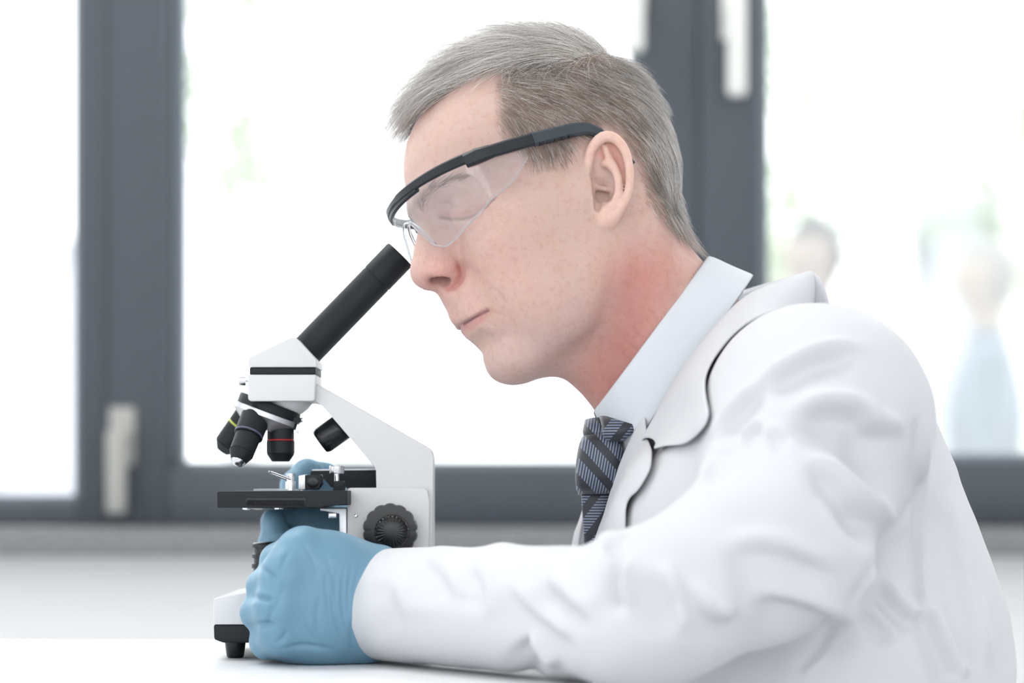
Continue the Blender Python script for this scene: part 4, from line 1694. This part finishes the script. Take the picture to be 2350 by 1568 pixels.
def hand_mesh(chains, fills, lo, hi, h=0.0011, k=0.010):
    s = Sculpt()
    for a, b, ra, rb in fills:
        s.add(lambda P, a=a, b=b, ra=ra, rb=rb: d_cone(P, a, b, ra, rb), 0.012)
    for pts, rs in chains:
        pts2 = [np.array(p) for p in pts]
        s.add(lambda P, p=pts2, r=rs: d_chain(P, p, r, 0.003), k)
    V, Q = surface(s, lo, hi, h)
    return smooth_verts(V, Q, 2, 0.5), Q


def z3(px, py, y):
    return wz(px, py, y)


# near (left) hand: back of the hand to the camera, fingers closing behind the microscope foot
mi, mm, mr, mp = z3(694, 1264, -0.082), z3(655, 1318, -0.090), z3(640, 1392, -0.090), z3(650, 1452, -0.082)
w1, w2 = z3(850, 1335, -0.056), z3(842, 1438, -0.056)
fills = [
    (w1, mi, 0.024, 0.0145), (w1 * 0.6 + w2 * 0.4, mm, 0.024, 0.0145), (w1 * 0.4 + w2 * 0.6, mr, 0.024, 0.0145), (w2, mp, 0.0225, 0.0150),
    (z3(960, 1385, -0.085), (w1 + w2) / 2, 0.026, 0.030),
    (z3(760, 1320, -0.070), z3(740, 1430, -0.068), 0.024, 0.024),
    (z3(820, 1470, -0.06), z3(665, 1478, -0.066), 0.0118, 0.0105),
]
chains = [
    ([mi, z3(636, 1286, -0.062), z3(642, 1306, -0.040), z3(668, 1318, -0.024)], [0.0135, 0.0103, 0.0100, 0.0090]),
    ([mm, z3(606, 1346, -0.066), z3(612, 1360, -0.042), z3(646, 1368, -0.026)], [0.0135, 0.0106, 0.0100, 0.0090]),
    ([mr, z3(592, 1406, -0.066), z3(598, 1414, -0.042), z3(636, 1418, -0.028)], [0.0130, 0.0106, 0.0100, 0.0088]),
    ([mp, z3(612, 1474, -0.064), z3(618, 1474, -0.044), z3(648, 1470, -0.032)], [0.0125, 0.0104, 0.0095, 0.0082]),
    ([z3(820, 1310, -0.045), z3(740, 1285, -0.034), z3(690, 1275, -0.024), z3(655, 1270, -0.020)], [0.018, 0.014, 0.0115, 0.0095]),
]
GV, GQ = hand_mesh(chains, fills, (-0.175, -0.125, -0.118), (-0.03, 0.01, 0.005), 0.0011, 0.0055)
GV[:, 2] = np.maximum(GV[:, 2], -0.1066)
GN = normals_np(GV, GQ)
GPX = to_px(GV + ZC)
GOK = GN[:, 1] < 0.2
for ln, wd, dp in [
    ([(640, 1330), (618, 1318), (596, 1300)], 7, 0.0016), ([(632, 1378), (606, 1374), (576, 1372)], 7, 0.0020), ([(636, 1436), (608, 1436), (580, 1432)], 7, 0.0020),
    ([(640, 1368), (625, 1400), (605, 1450)], 6, 0.0010), ([(660, 1340), (640, 1375), (630, 1420)], 5, 0.0006),
    ([(735, 1360), (728, 1420), (735, 1470)], 6, 0.0005), ([(760, 1340), (765, 1400), (790, 1470)], 6, 0.0006), ([(790, 1300), (785, 1380), (795, 1450)], 5, 0.0006),
    ([(810, 1290), (800, 1350), (800, 1420)], 5, 0.0006), ([(830, 1290), (815, 1340), (810, 1400)], 5, 0.0006), ([(775, 1290), (770, 1340), (772, 1400)], 5, 0.0005),
    ([(745, 1270), (760, 1310), (765, 1350)], 6, 0.0005), ([(640, 1490), (700, 1482), (770, 1492)], 6, 0.0010), ([(690, 1240), (720, 1290), (730, 1340)], 5, 0.0004), ([(700, 1400), (712, 1450), (745, 1490)], 5, 0.0005), ([(820, 1400), (806, 1450), (812, 1500)], 5, 0.0006), ([(752, 1300), (748, 1350), (756, 1420)], 4, 0.0005), ([(670, 1260), (650, 1290), (640, 1330)], 5, 0.0006), ([(630, 1478), (648, 1466), (660, 1445)], 5, 0.0008),
]:
    crease(GV, GN, GPX, GOK, ln, wd, dp * 1.5, 0.3)
GV += GN * (0.00035 * value_noise(GV, 90, 8))[:, None]
glove = mesh_np('glove', GV + ZC, GQ, M_GLOVE)
reparent_keep(glove, person)
tag(glove, 'blue nitrile glove on the near hand')

# far (right) hand behind the microscope stage
fills = [(z3(900, 1335, 0.125), z3(800, 1240, 0.105), 0.026, 0.022), (z3(800, 1250, 0.105), z3(720, 1225, 0.100), 0.022, 0.016), (z3(790, 1215, 0.105), z3(735, 1185, 0.102), 0.018, 0.014),
         (z3(900, 1335, 0.125), z3(940, 1355, 0.148), 0.026, 0.026)]
chains = [
    ([z3(780, 1190, 0.112), z3(745, 1096, 0.112), z3(704, 1088, 0.106), z3(674, 1112, 0.098), z3(668, 1135, 0.092)], [0.0130, 0.0104, 0.0104, 0.0088, 0.0080]),
    ([z3(735, 1188, 0.102), z3(655, 1178, 0.092), z3(634, 1200, 0.080), z3(648, 1246, 0.072)], [0.0130, 0.0108, 0.0100, 0.0085]),
    ([z3(728, 1222, 0.100), z3(640, 1232, 0.090), z3(624, 1250, 0.080), z3(645, 1268, 0.072)], [0.0125, 0.0100, 0.0092, 0.0080]),
    ([z3(760, 1265, 0.100), z3(690, 1280, 0.085), z3(670, 1290, 0.07)], [0.0125, 0.0105, 0.009]),
]
FV, FQ = hand_mesh(chains, fills, (-0.205, 0.055, -0.105), (-0.03, 0.185, 0.035), 0.0014, 0.006)
FN = normals_np(FV, FQ)
FHP = to_px(FV + ZC)
for ln, wd, dp in [([(726, 1066), (738, 1085), (742, 1110)], 5, 0.0012), ([(738, 1062), (750, 1080), (754, 1105)], 5, 0.0010), ([(712, 1062), (720, 1080), (722, 1100)], 5, 0.0008),
                   ([(650, 1168), (660, 1190), (672, 1214)], 5, 0.0018), ([(616, 1240), (634, 1236), (650, 1226)], 5, 0.0012)]:
    crease(FV, FN, FHP, FN[:, 1] < 0.2, ln, wd, dp, 0.25)
glove2 = mesh_np('glove', FV + ZC, FQ, M_GLOVE)
reparent_keep(glove2, person)
tag(glove2, 'blue nitrile glove on the far hand behind the stage')
# ------------------------------------------------------------------ safety glasses
M_GFRAME = mat('black_nylon', lin(32, 36, 41), 0.42, spec=0.3, noise=(60, 0.15))
M_GGRIP = mat('grey_black_nylon', lin(58, 65, 71), 0.6, spec=0.3, noise=(60, 0.1))


def clear_lens_material():
    m = bpy.data.materials.new('clear_polycarbonate')
    m.use_nodes = True
    nt = m.node_tree
    nt.nodes.clear()
    out = nt.nodes.new('ShaderNodeOutputMaterial')
    tr = nt.nodes.new('ShaderNodeBsdfTransparent')
    tr.inputs[0].default_value = (0.955, 0.965, 0.975, 1)
    gl = nt.nodes.new('ShaderNodeBsdfGlossy')
    gl.inputs['Roughness'].default_value = 0.03
    gl.inputs['Color'].default_value = (1, 1, 1, 1)
    df = nt.nodes.new('ShaderNodeBsdfDiffuse')
    df.inputs['Color'].default_value = (0.9, 0.9, 0.95, 1)
    lw = nt.nodes.new('ShaderNodeLayerWeight')
    lw.inputs['Blend'].default_value = 0.5
    pw = nt.nodes.new('ShaderNodeMath')
    pw.operation = 'POWER'
    pw.inputs[1].default_value = 4.0
    nt.links.new(lw.outputs['Facing'], pw.inputs[0])
    fr = nt.nodes.new('ShaderNodeMath')
    fr.operation = 'MULTIPLY_ADD'
    fr.inputs[1].default_value = 0.4
    fr.inputs[2].default_value = 0.03
    nt.links.new(pw.outputs[0], fr.inputs[0])
    mx = nt.nodes.new('ShaderNodeMixShader')
    nt.links.new(fr.outputs[0], mx.inputs[0])
    nt.links.new(tr.outputs[0], mx.inputs[1])
    nt.links.new(gl.outputs[0], mx.inputs[2])
    m2 = nt.nodes.new('ShaderNodeMixShader')
    m2.inputs[0].default_value = 0.03
    nt.links.new(mx.outputs[0], m2.inputs[1])
    nt.links.new(df.outputs[0], m2.inputs[2])
    nt.links.new(m2.outputs[0], out.inputs['Surface'])
    return m


M_LENS = clear_lens_material()
glasses = empty('safety_glasses', hp(100, 0, 10))
tag(glasses, 'clear wraparound safety glasses with black frame worn on the man\'s face', 'safety glasses')

GT = math.radians(0.0)


def g_curve(t):
    """brow bar in head space: t from -1 (far hinge) to 1 (near hinge)"""
    y = 73 * math.sin(t * 1.15) / math.sin(1.15)
    x = 78 + 36 * (math.cos(t * 1.15) - math.cos(1.15)) / (1 - math.cos(1.15))
    return x, y


G_Z = 38.8


def ribbon(name, pts, hgt, thick, m, parent, taper=None):
    """strip along points with height along the head's up axis and thickness across"""
    bm = bmesh.new()
    pts = [Vector(p) for p in pts]
    n = len(pts)
    rings = []
    for i, p in enumerate(pts):
        t = (pts[min(i + 1, n - 1)] - pts[max(i - 1, 0)]).normalized()
        up = Vector((0, 0, 1)) - t * t.z
        up.normalize()
        side = t.cross(up)
        h = hgt[i] if isinstance(hgt, (list, tuple, np.ndarray)) else hgt
        w = thick[i] if isinstance(thick, (list, tuple, np.ndarray)) else thick
        c = min(h, w) * 0.28
        prof = [(-h / 2, -w / 2 + c), (-h / 2 + c, -w / 2), (h / 2 - c, -w / 2), (h / 2, -w / 2 + c), (h / 2, w / 2 - c), (h / 2 - c, w / 2), (-h / 2 + c, w / 2), (-h / 2, w / 2 - c)]
        rings.append([bm.verts.new(hp(*(p + up * a + side * b))) for a, b in prof])
    for p, q in zip(rings[:-1], rings[1:]):
        for i in range(8):
            j = (i + 1) % 8
            bm.faces.new((p[i], p[j], q[j], q[i]))
    bm.faces.new(rings[0][::-1])
    bm.faces.new(rings[-1])
    o = obj_bm(name, bm, m, None, smooth=True, angle=35)
    return reparent_keep(o, parent)


N_ = 41
bar_pts, bar_h = [], []
for i in range(N_):
    t = -1 + 2 * i / (N_ - 1)
    x, y = g_curve(t)
    bar_pts.append((x, y, G_Z - 1.5 * t * t))
    bar_h.append(5.2 + 1.6 * abs(t) - (1.0 if abs(t) < 0.12 else 0))
ribbon('brow_bar', bar_pts, bar_h, 3.4, M_GFRAME, glasses)
# lip of the lens seat at the middle of the bar
ribbon('bar_lip', [(g_curve(t)[0] - 0.4, g_curve(t)[1], G_Z - 3.4) for t in np.linspace(-0.42, 0.42, 15)], 3.4, 3.0, M_GFRAME, glasses)
for sgn in (1, -1):
    hb = ribbon('hinge_block', [(82, sgn * 72.0, G_Z - 3.2), (75, sgn * 76.0, G_Z - 3.2), (66, sgn * 77.5, G_Z - 3.2)], [8.5, 9.8, 8.4], [5.5, 6.0, 4.6], M_GFRAME, glasses)
    tm = ribbon('temple_arm', [(68, sgn * 77.5, G_Z - 3.2), (55, sgn * 78.0, G_Z - 3.3), (40, sgn * 78, G_Z - 3.5), (30, sgn * 78, G_Z - 3.8)], [8.0, 8.2, 8.0, 7.8], [4.2, 4.0, 3.8, 3.6], M_GFRAME, glasses)
    sl = spline([(38, sgn * 78, G_Z - 3.6), (24, sgn * 77.5, G_Z - 4.2), (10, sgn * 76.5, G_Z - 4.6), (0, sgn * 75.5, G_Z - 6.5), (-7, sgn * 75, G_Z - 12), (-12, sgn * 74, G_Z - 20), (-17, sgn * 73, G_Z - 29), (-21, sgn * 72.5, G_Z - 36)], 5)
    hh = np.interp(np.linspace(0, 1, len(sl)), [0, 0.3, 0.55, 0.75, 1.0], [8.8, 8.4, 6.5, 5.2, 4.6])
    ts = ribbon('temple_tip', [tuple(p) for p in sl], list(hh), 4.6, M_GGRIP, glasses)
    # notches of the length adjustment under the sleeve
    for k in range(5):
        ribbon('notch', [(35 - 5 * k, sgn * 78.6, G_Z - 7.9 - 0.2 * k), (32.4 - 5 * k, sgn * 78.6, G_Z - 7.9 - 0.2 * k)], 1.2, 4.4, M_GFRAME, glasses)


# lens: one wrapped sheet, hanging from the bar, with a nose bridge and side shields
def lens_low(t):
    """lower edge height below the bar as a function of the wrap parameter"""
    a = abs(t)
    return float(np.interp(a, [0, 0.07, 0.14, 0.22, 0.34, 0.46, 0.60, 0.80, 1.0, 1.16, 1.28], [13, 14, 18, 27, 38, 43, 42, 37, 31, 24, 12]))


def lens_patch():
    V, F = [], []
    NT, NZ = 97, 17
    for side_ in (0, 1):
        for i in range(NT):
            t = -1.28 + 2.56 * i / (NT - 1)
            tc = max(-1, min(1, t))
            x, y = g_curve(tc)
            if abs(t) > 1:
                x -= (abs(t) - 1) * 120
                y += math.copysign((abs(t) - 1) * 16, t)
            low = lens_low(t)
            # outward normal in plan
            x2, y2 = g_curve(max(-1, min(1, t + 0.01)))
            x1, y1 = g_curve(max(-1, min(1, t - 0.01)))
            nx, ny = (y2 - y1), -(x2 - x1)
            ln = math.hypot(nx, ny) or 1
            nx, ny = nx / ln, ny / ln
            for j in range(NZ):
                s = j / (NZ - 1)
                z = G_Z - 1.0 - low * s
                bulge = -3.0 * s * s                     # curves in under the eyes
                off = -1.0 * side_
                V.append(((x + nx * (bulge + off)), (y + ny * (bulge + off)), z))
    n = NT * NZ
    for k in (0, 1):
        for i in range(NT - 1):
            for j in range(NZ - 1):
                a = k * n + i * NZ + j
                q = (a, a + NZ, a + NZ + 1, a + 1)
                F.append(q if k == 0 else q[::-1])
    for i in range(NT - 1):
        a = i * NZ + NZ - 1
        F.append((a, a + NZ, a + NZ + n, a + n))
    return np.array(V), np.array(F)


LV, LF = lens_patch()
lens = mesh_np('lens', h2w(LV), LF, M_LENS)
reparent_keep(lens, glasses)
tag(lens, 'clear curved lens')
M_PAD = mat('clear_moulded_edge', (0.8, 0.82, 0.84, 1), 0.08, Transmission_Weight=0.85, IOR=1.3)
# moulded nose bridge: a thick clear arch with two pads
arch = [(103 + 5 * math.cos(a * 1.2), 16.5 * math.sin(a), G_Z - 14 - 26 * (1 - math.cos(a * 0.92)) ** 0.8) for a in np.linspace(-1.5, 1.5, 23)]
bm = bmesh.new()
bm_tube(bm, [hp(*p) for p in arch], 0.0011, 8)
npc = obj_bm('nose_piece', bm, M_PAD, None, smooth=True)
reparent_keep(npc, glasses)
# bright cut edge along the foot of the lens
NZ_ = 17
low = [hp(*LV[i * NZ_ + NZ_ - 1]) for i in range(97)]
bm = bmesh.new()
bm_tube(bm, low, 0.0007, 6)
reparent_keep(obj_bm('lens_edge', bm, M_PAD, None, smooth=True), glasses)
# ------------------------------------------------------------------ outside the windows
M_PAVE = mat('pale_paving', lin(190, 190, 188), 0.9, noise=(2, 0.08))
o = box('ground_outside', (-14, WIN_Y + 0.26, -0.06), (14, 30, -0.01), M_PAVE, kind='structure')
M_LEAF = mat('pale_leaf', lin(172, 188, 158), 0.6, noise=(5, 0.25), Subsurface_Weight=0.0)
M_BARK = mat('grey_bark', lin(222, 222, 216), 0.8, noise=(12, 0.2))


def tree(label, px, py, y, rx, rz, leaves, seed, leaf=0.05):
    rng = np.random.RandomState(seed)
    c = W(px, py, y)
    root = empty('tree', (c.x, y, 0.0))
    tag(root, label, 'tree', 'trees outside the windows')
    bm = bmesh.new()
    pts = [(c.x, y, -0.01), (c.x + 0.03, y, c.z * 0.35), (c.x - 0.02, y + 0.02, c.z * 0.7), (c.x, y, c.z)]
    bm_tube(bm, spline(pts, 4), [float(v) for v in np.linspace(0.07, 0.03, 13)], 10)
    for k in range(6):
        a = rng.uniform(0, 6.28)
        z0 = c.z - rz * rng.uniform(0.2, 0.9)
        bm_tube(bm, [(c.x, y, z0), (c.x + rx * 0.35 * math.cos(a), y + rx * 0.35 * math.sin(a), z0 + rz * 0.35), (c.x + rx * 0.7 * math.cos(a), y + rx * 0.7 * math.sin(a), z0 + rz * 0.6)], [0.025, 0.017, 0.008], 7)
    reparent_keep(obj_bm('trunk', bm, M_BARK, None, smooth=True), root)
    # loose clumps of leaves
    nc = 16
    cc = rng.normal(0, 0.55, (nc, 3)) * np.array([rx, rx * 0.7, rz])
    k = rng.randint(0, nc, leaves)
    P = cc[k] + rng.normal(0, 0.28, (leaves, 3)) * np.array([rx, rx, rz]) * 0.8 + np.array(c)
    u = rng.normal(0, 1, (leaves, 3))
    u /= np.linalg.norm(u, axis=1, keepdims=True)
    v = np.cross(u, rng.normal(0, 1, (leaves, 3)))
    v /= np.linalg.norm(v, axis=1, keepdims=True)
    s = rng.uniform(0.6, 1.3, (leaves, 1)) * leaf
    n = np.cross(u, v)
    V = np.stack([P - u * s, P + v * s * 0.45 + n * s * 0.12, P + u * s, P - v * s * 0.45 + n * s * 0.12], 1).reshape(-1, 3)
    F = np.arange(leaves * 4).reshape(-1, 4)
    f = mesh_np('foliage', V, F, M_LEAF, smooth=False)
    f['kind'] = 'stuff'
    reparent_keep(f, root)
    return root


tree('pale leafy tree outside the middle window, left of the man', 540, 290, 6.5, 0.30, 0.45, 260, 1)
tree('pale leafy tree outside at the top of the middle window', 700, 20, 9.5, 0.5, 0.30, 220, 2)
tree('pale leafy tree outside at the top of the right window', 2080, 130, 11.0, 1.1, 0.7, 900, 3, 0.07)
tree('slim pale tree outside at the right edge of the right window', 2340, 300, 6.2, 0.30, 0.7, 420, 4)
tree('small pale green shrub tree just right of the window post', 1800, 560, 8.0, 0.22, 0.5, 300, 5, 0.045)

# white house across the yard, seen through the left window
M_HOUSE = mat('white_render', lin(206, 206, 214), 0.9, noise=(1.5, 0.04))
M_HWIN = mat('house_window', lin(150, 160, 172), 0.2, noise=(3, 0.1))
hx0, hx1, hy = W(-420, 600, 12).x, W(215, 600, 12).x, 12.0
hz1 = W(0, 575, 12).z
house = empty('house', ((hx0 + hx1) / 2, hy, 0))
tag(house, 'pale white house across the yard outside the left window', 'building')
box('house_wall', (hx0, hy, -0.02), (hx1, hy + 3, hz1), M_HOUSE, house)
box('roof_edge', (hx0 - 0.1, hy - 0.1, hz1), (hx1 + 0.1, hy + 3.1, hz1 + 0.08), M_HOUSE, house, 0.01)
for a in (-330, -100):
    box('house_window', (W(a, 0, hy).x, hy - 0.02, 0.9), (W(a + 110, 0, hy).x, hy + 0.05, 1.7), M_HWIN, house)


# pale grey building with columns behind the right window
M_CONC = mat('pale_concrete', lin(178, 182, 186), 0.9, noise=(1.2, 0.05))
bx0, by = W(2130, 600, 13).x, 13.0
hall = empty('building', (bx0 + 2, by, 0))
tag(hall, 'pale grey building with columns outside the right window', 'building')
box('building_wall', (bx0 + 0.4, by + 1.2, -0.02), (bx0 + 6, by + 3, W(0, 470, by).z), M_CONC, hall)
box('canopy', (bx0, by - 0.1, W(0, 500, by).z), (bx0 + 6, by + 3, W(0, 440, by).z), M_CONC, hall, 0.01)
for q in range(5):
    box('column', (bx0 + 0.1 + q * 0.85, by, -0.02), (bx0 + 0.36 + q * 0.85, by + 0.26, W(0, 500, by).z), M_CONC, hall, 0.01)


# two passers-by outside, far out of focus
def passerby(label, px, head_py, y, cols, turn, seed):
    """standing figure: one continuous body, coloured as hair, skin, top, trousers"""
    head = W(px, head_py, y)
    x0, hz = head.x, head.z
    H = hz + 0.11
    k = H / 1.75
    s = Sculpt()
    hc = np.array([0, 0, 1.64]) * k

    def Rk(*p):
        return np.array(p) * k
    s.add(lambda P: d_ell(P, hc, Rk(0.095, 0.078, 0.115)), 0.01)
    s.add(lambda P: d_ell(P, hc + Rk(0.075, 0, -0.02), Rk(0.03, 0.018, 0.03)), 0.02)
    s.add(lambda P: d_cone(P, Rk(-0.01, 0, 1.40), Rk(0, 0, 1.56), 0.055 * k, 0.05 * k), 0.03)
    s.add(lambda P: d_ell(P, Rk(0, 0, 1.22), Rk(0.115, 0.185, 0.22)), 0.05)
    s.add(lambda P: d_ell(P, Rk(0, 0, 0.98), Rk(0.11, 0.16, 0.17)), 0.06)
    for sg in (-1, 1):
        s.add(lambda P, g=sg: d_chain(P, [Rk(-0.01, 0.19 * g, 1.38), Rk(-0.02 + 0.03 * g, 0.23 * g, 1.10), Rk(0.08 + 0.02 * g, 0.22 * g, 0.87)], [0.055 * k, 0.045 * k, 0.033 * k]), 0.04)
        s.add(lambda P, g=sg: d_ell(P, Rk(0.10 + 0.02 * g, 0.22 * g, 0.80), Rk(0.03, 0.018, 0.06)), 0.02)
        s.add(lambda P, g=sg: d_chain(P, [Rk(0, 0.085 * g, 0.92), Rk(0.05 * g + 0.02, 0.09 * g, 0.49), Rk(0.10 * g - 0.02, 0.09 * g, 0.08)], [0.09 * k, 0.06 * k, 0.042 * k]), 0.03)
        s.add(lambda P, g=sg: d_ell(P, Rk(0.10 * g + 0.03, 0.09 * g, 0.04), Rk(0.125, 0.045, 0.04)), 0.02)
    V, Q = surface(s, (-0.32, -0.36, -0.02), (0.36, 0.36, 1.82), 0.014)
    hairc, skinc, topc, botc = [np.array(lin(*c)[:3]) for c in cols]
    C = np.tile(topc, (len(V), 1))
    zk = V[:, 2] / k
    C[zk < 0.95] = botc
    C[zk > 1.49] = skinc
    C[(zk < 0.86) & (np.abs(V[:, 1]) / k > 0.175) & (zk > 0.7)] = skinc
    q = (V - hc) / k
    C[(zk > 1.55) & ((q[:, 2] > 0.045) | (q[:, 0] < -0.02))] = hairc
    a = math.radians(turn)
    R2 = np.array([[math.cos(a), -math.sin(a), 0], [math.sin(a), math.cos(a), 0], [0, 0, 1]])
    Vw = V @ R2.T + np.array([x0, y, -0.008])
    root = empty('person', (x0, y, 0))
    tag(root, label, 'person')
    b = mesh_np('body', Vw, Q, attr_material('passerby_cloth_%d' % seed, 'tone', 0.8), colors={'tone': C})
    reparent_keep(b, root)
    return root


passerby('dark-haired person in pale clothes outside, blurred, just right of the window post', 1870, 585, 4.6, [(104, 106, 108), (164, 154, 149), (206, 208, 211), (180, 184, 190)], 200, 1)
passerby('blurred person in a blue-grey top outside at the right edge of the window', 2262, 640, 4.2, [(150, 150, 148), (170, 162, 156), (134, 142, 150), (150, 158, 166)], 170, 2)
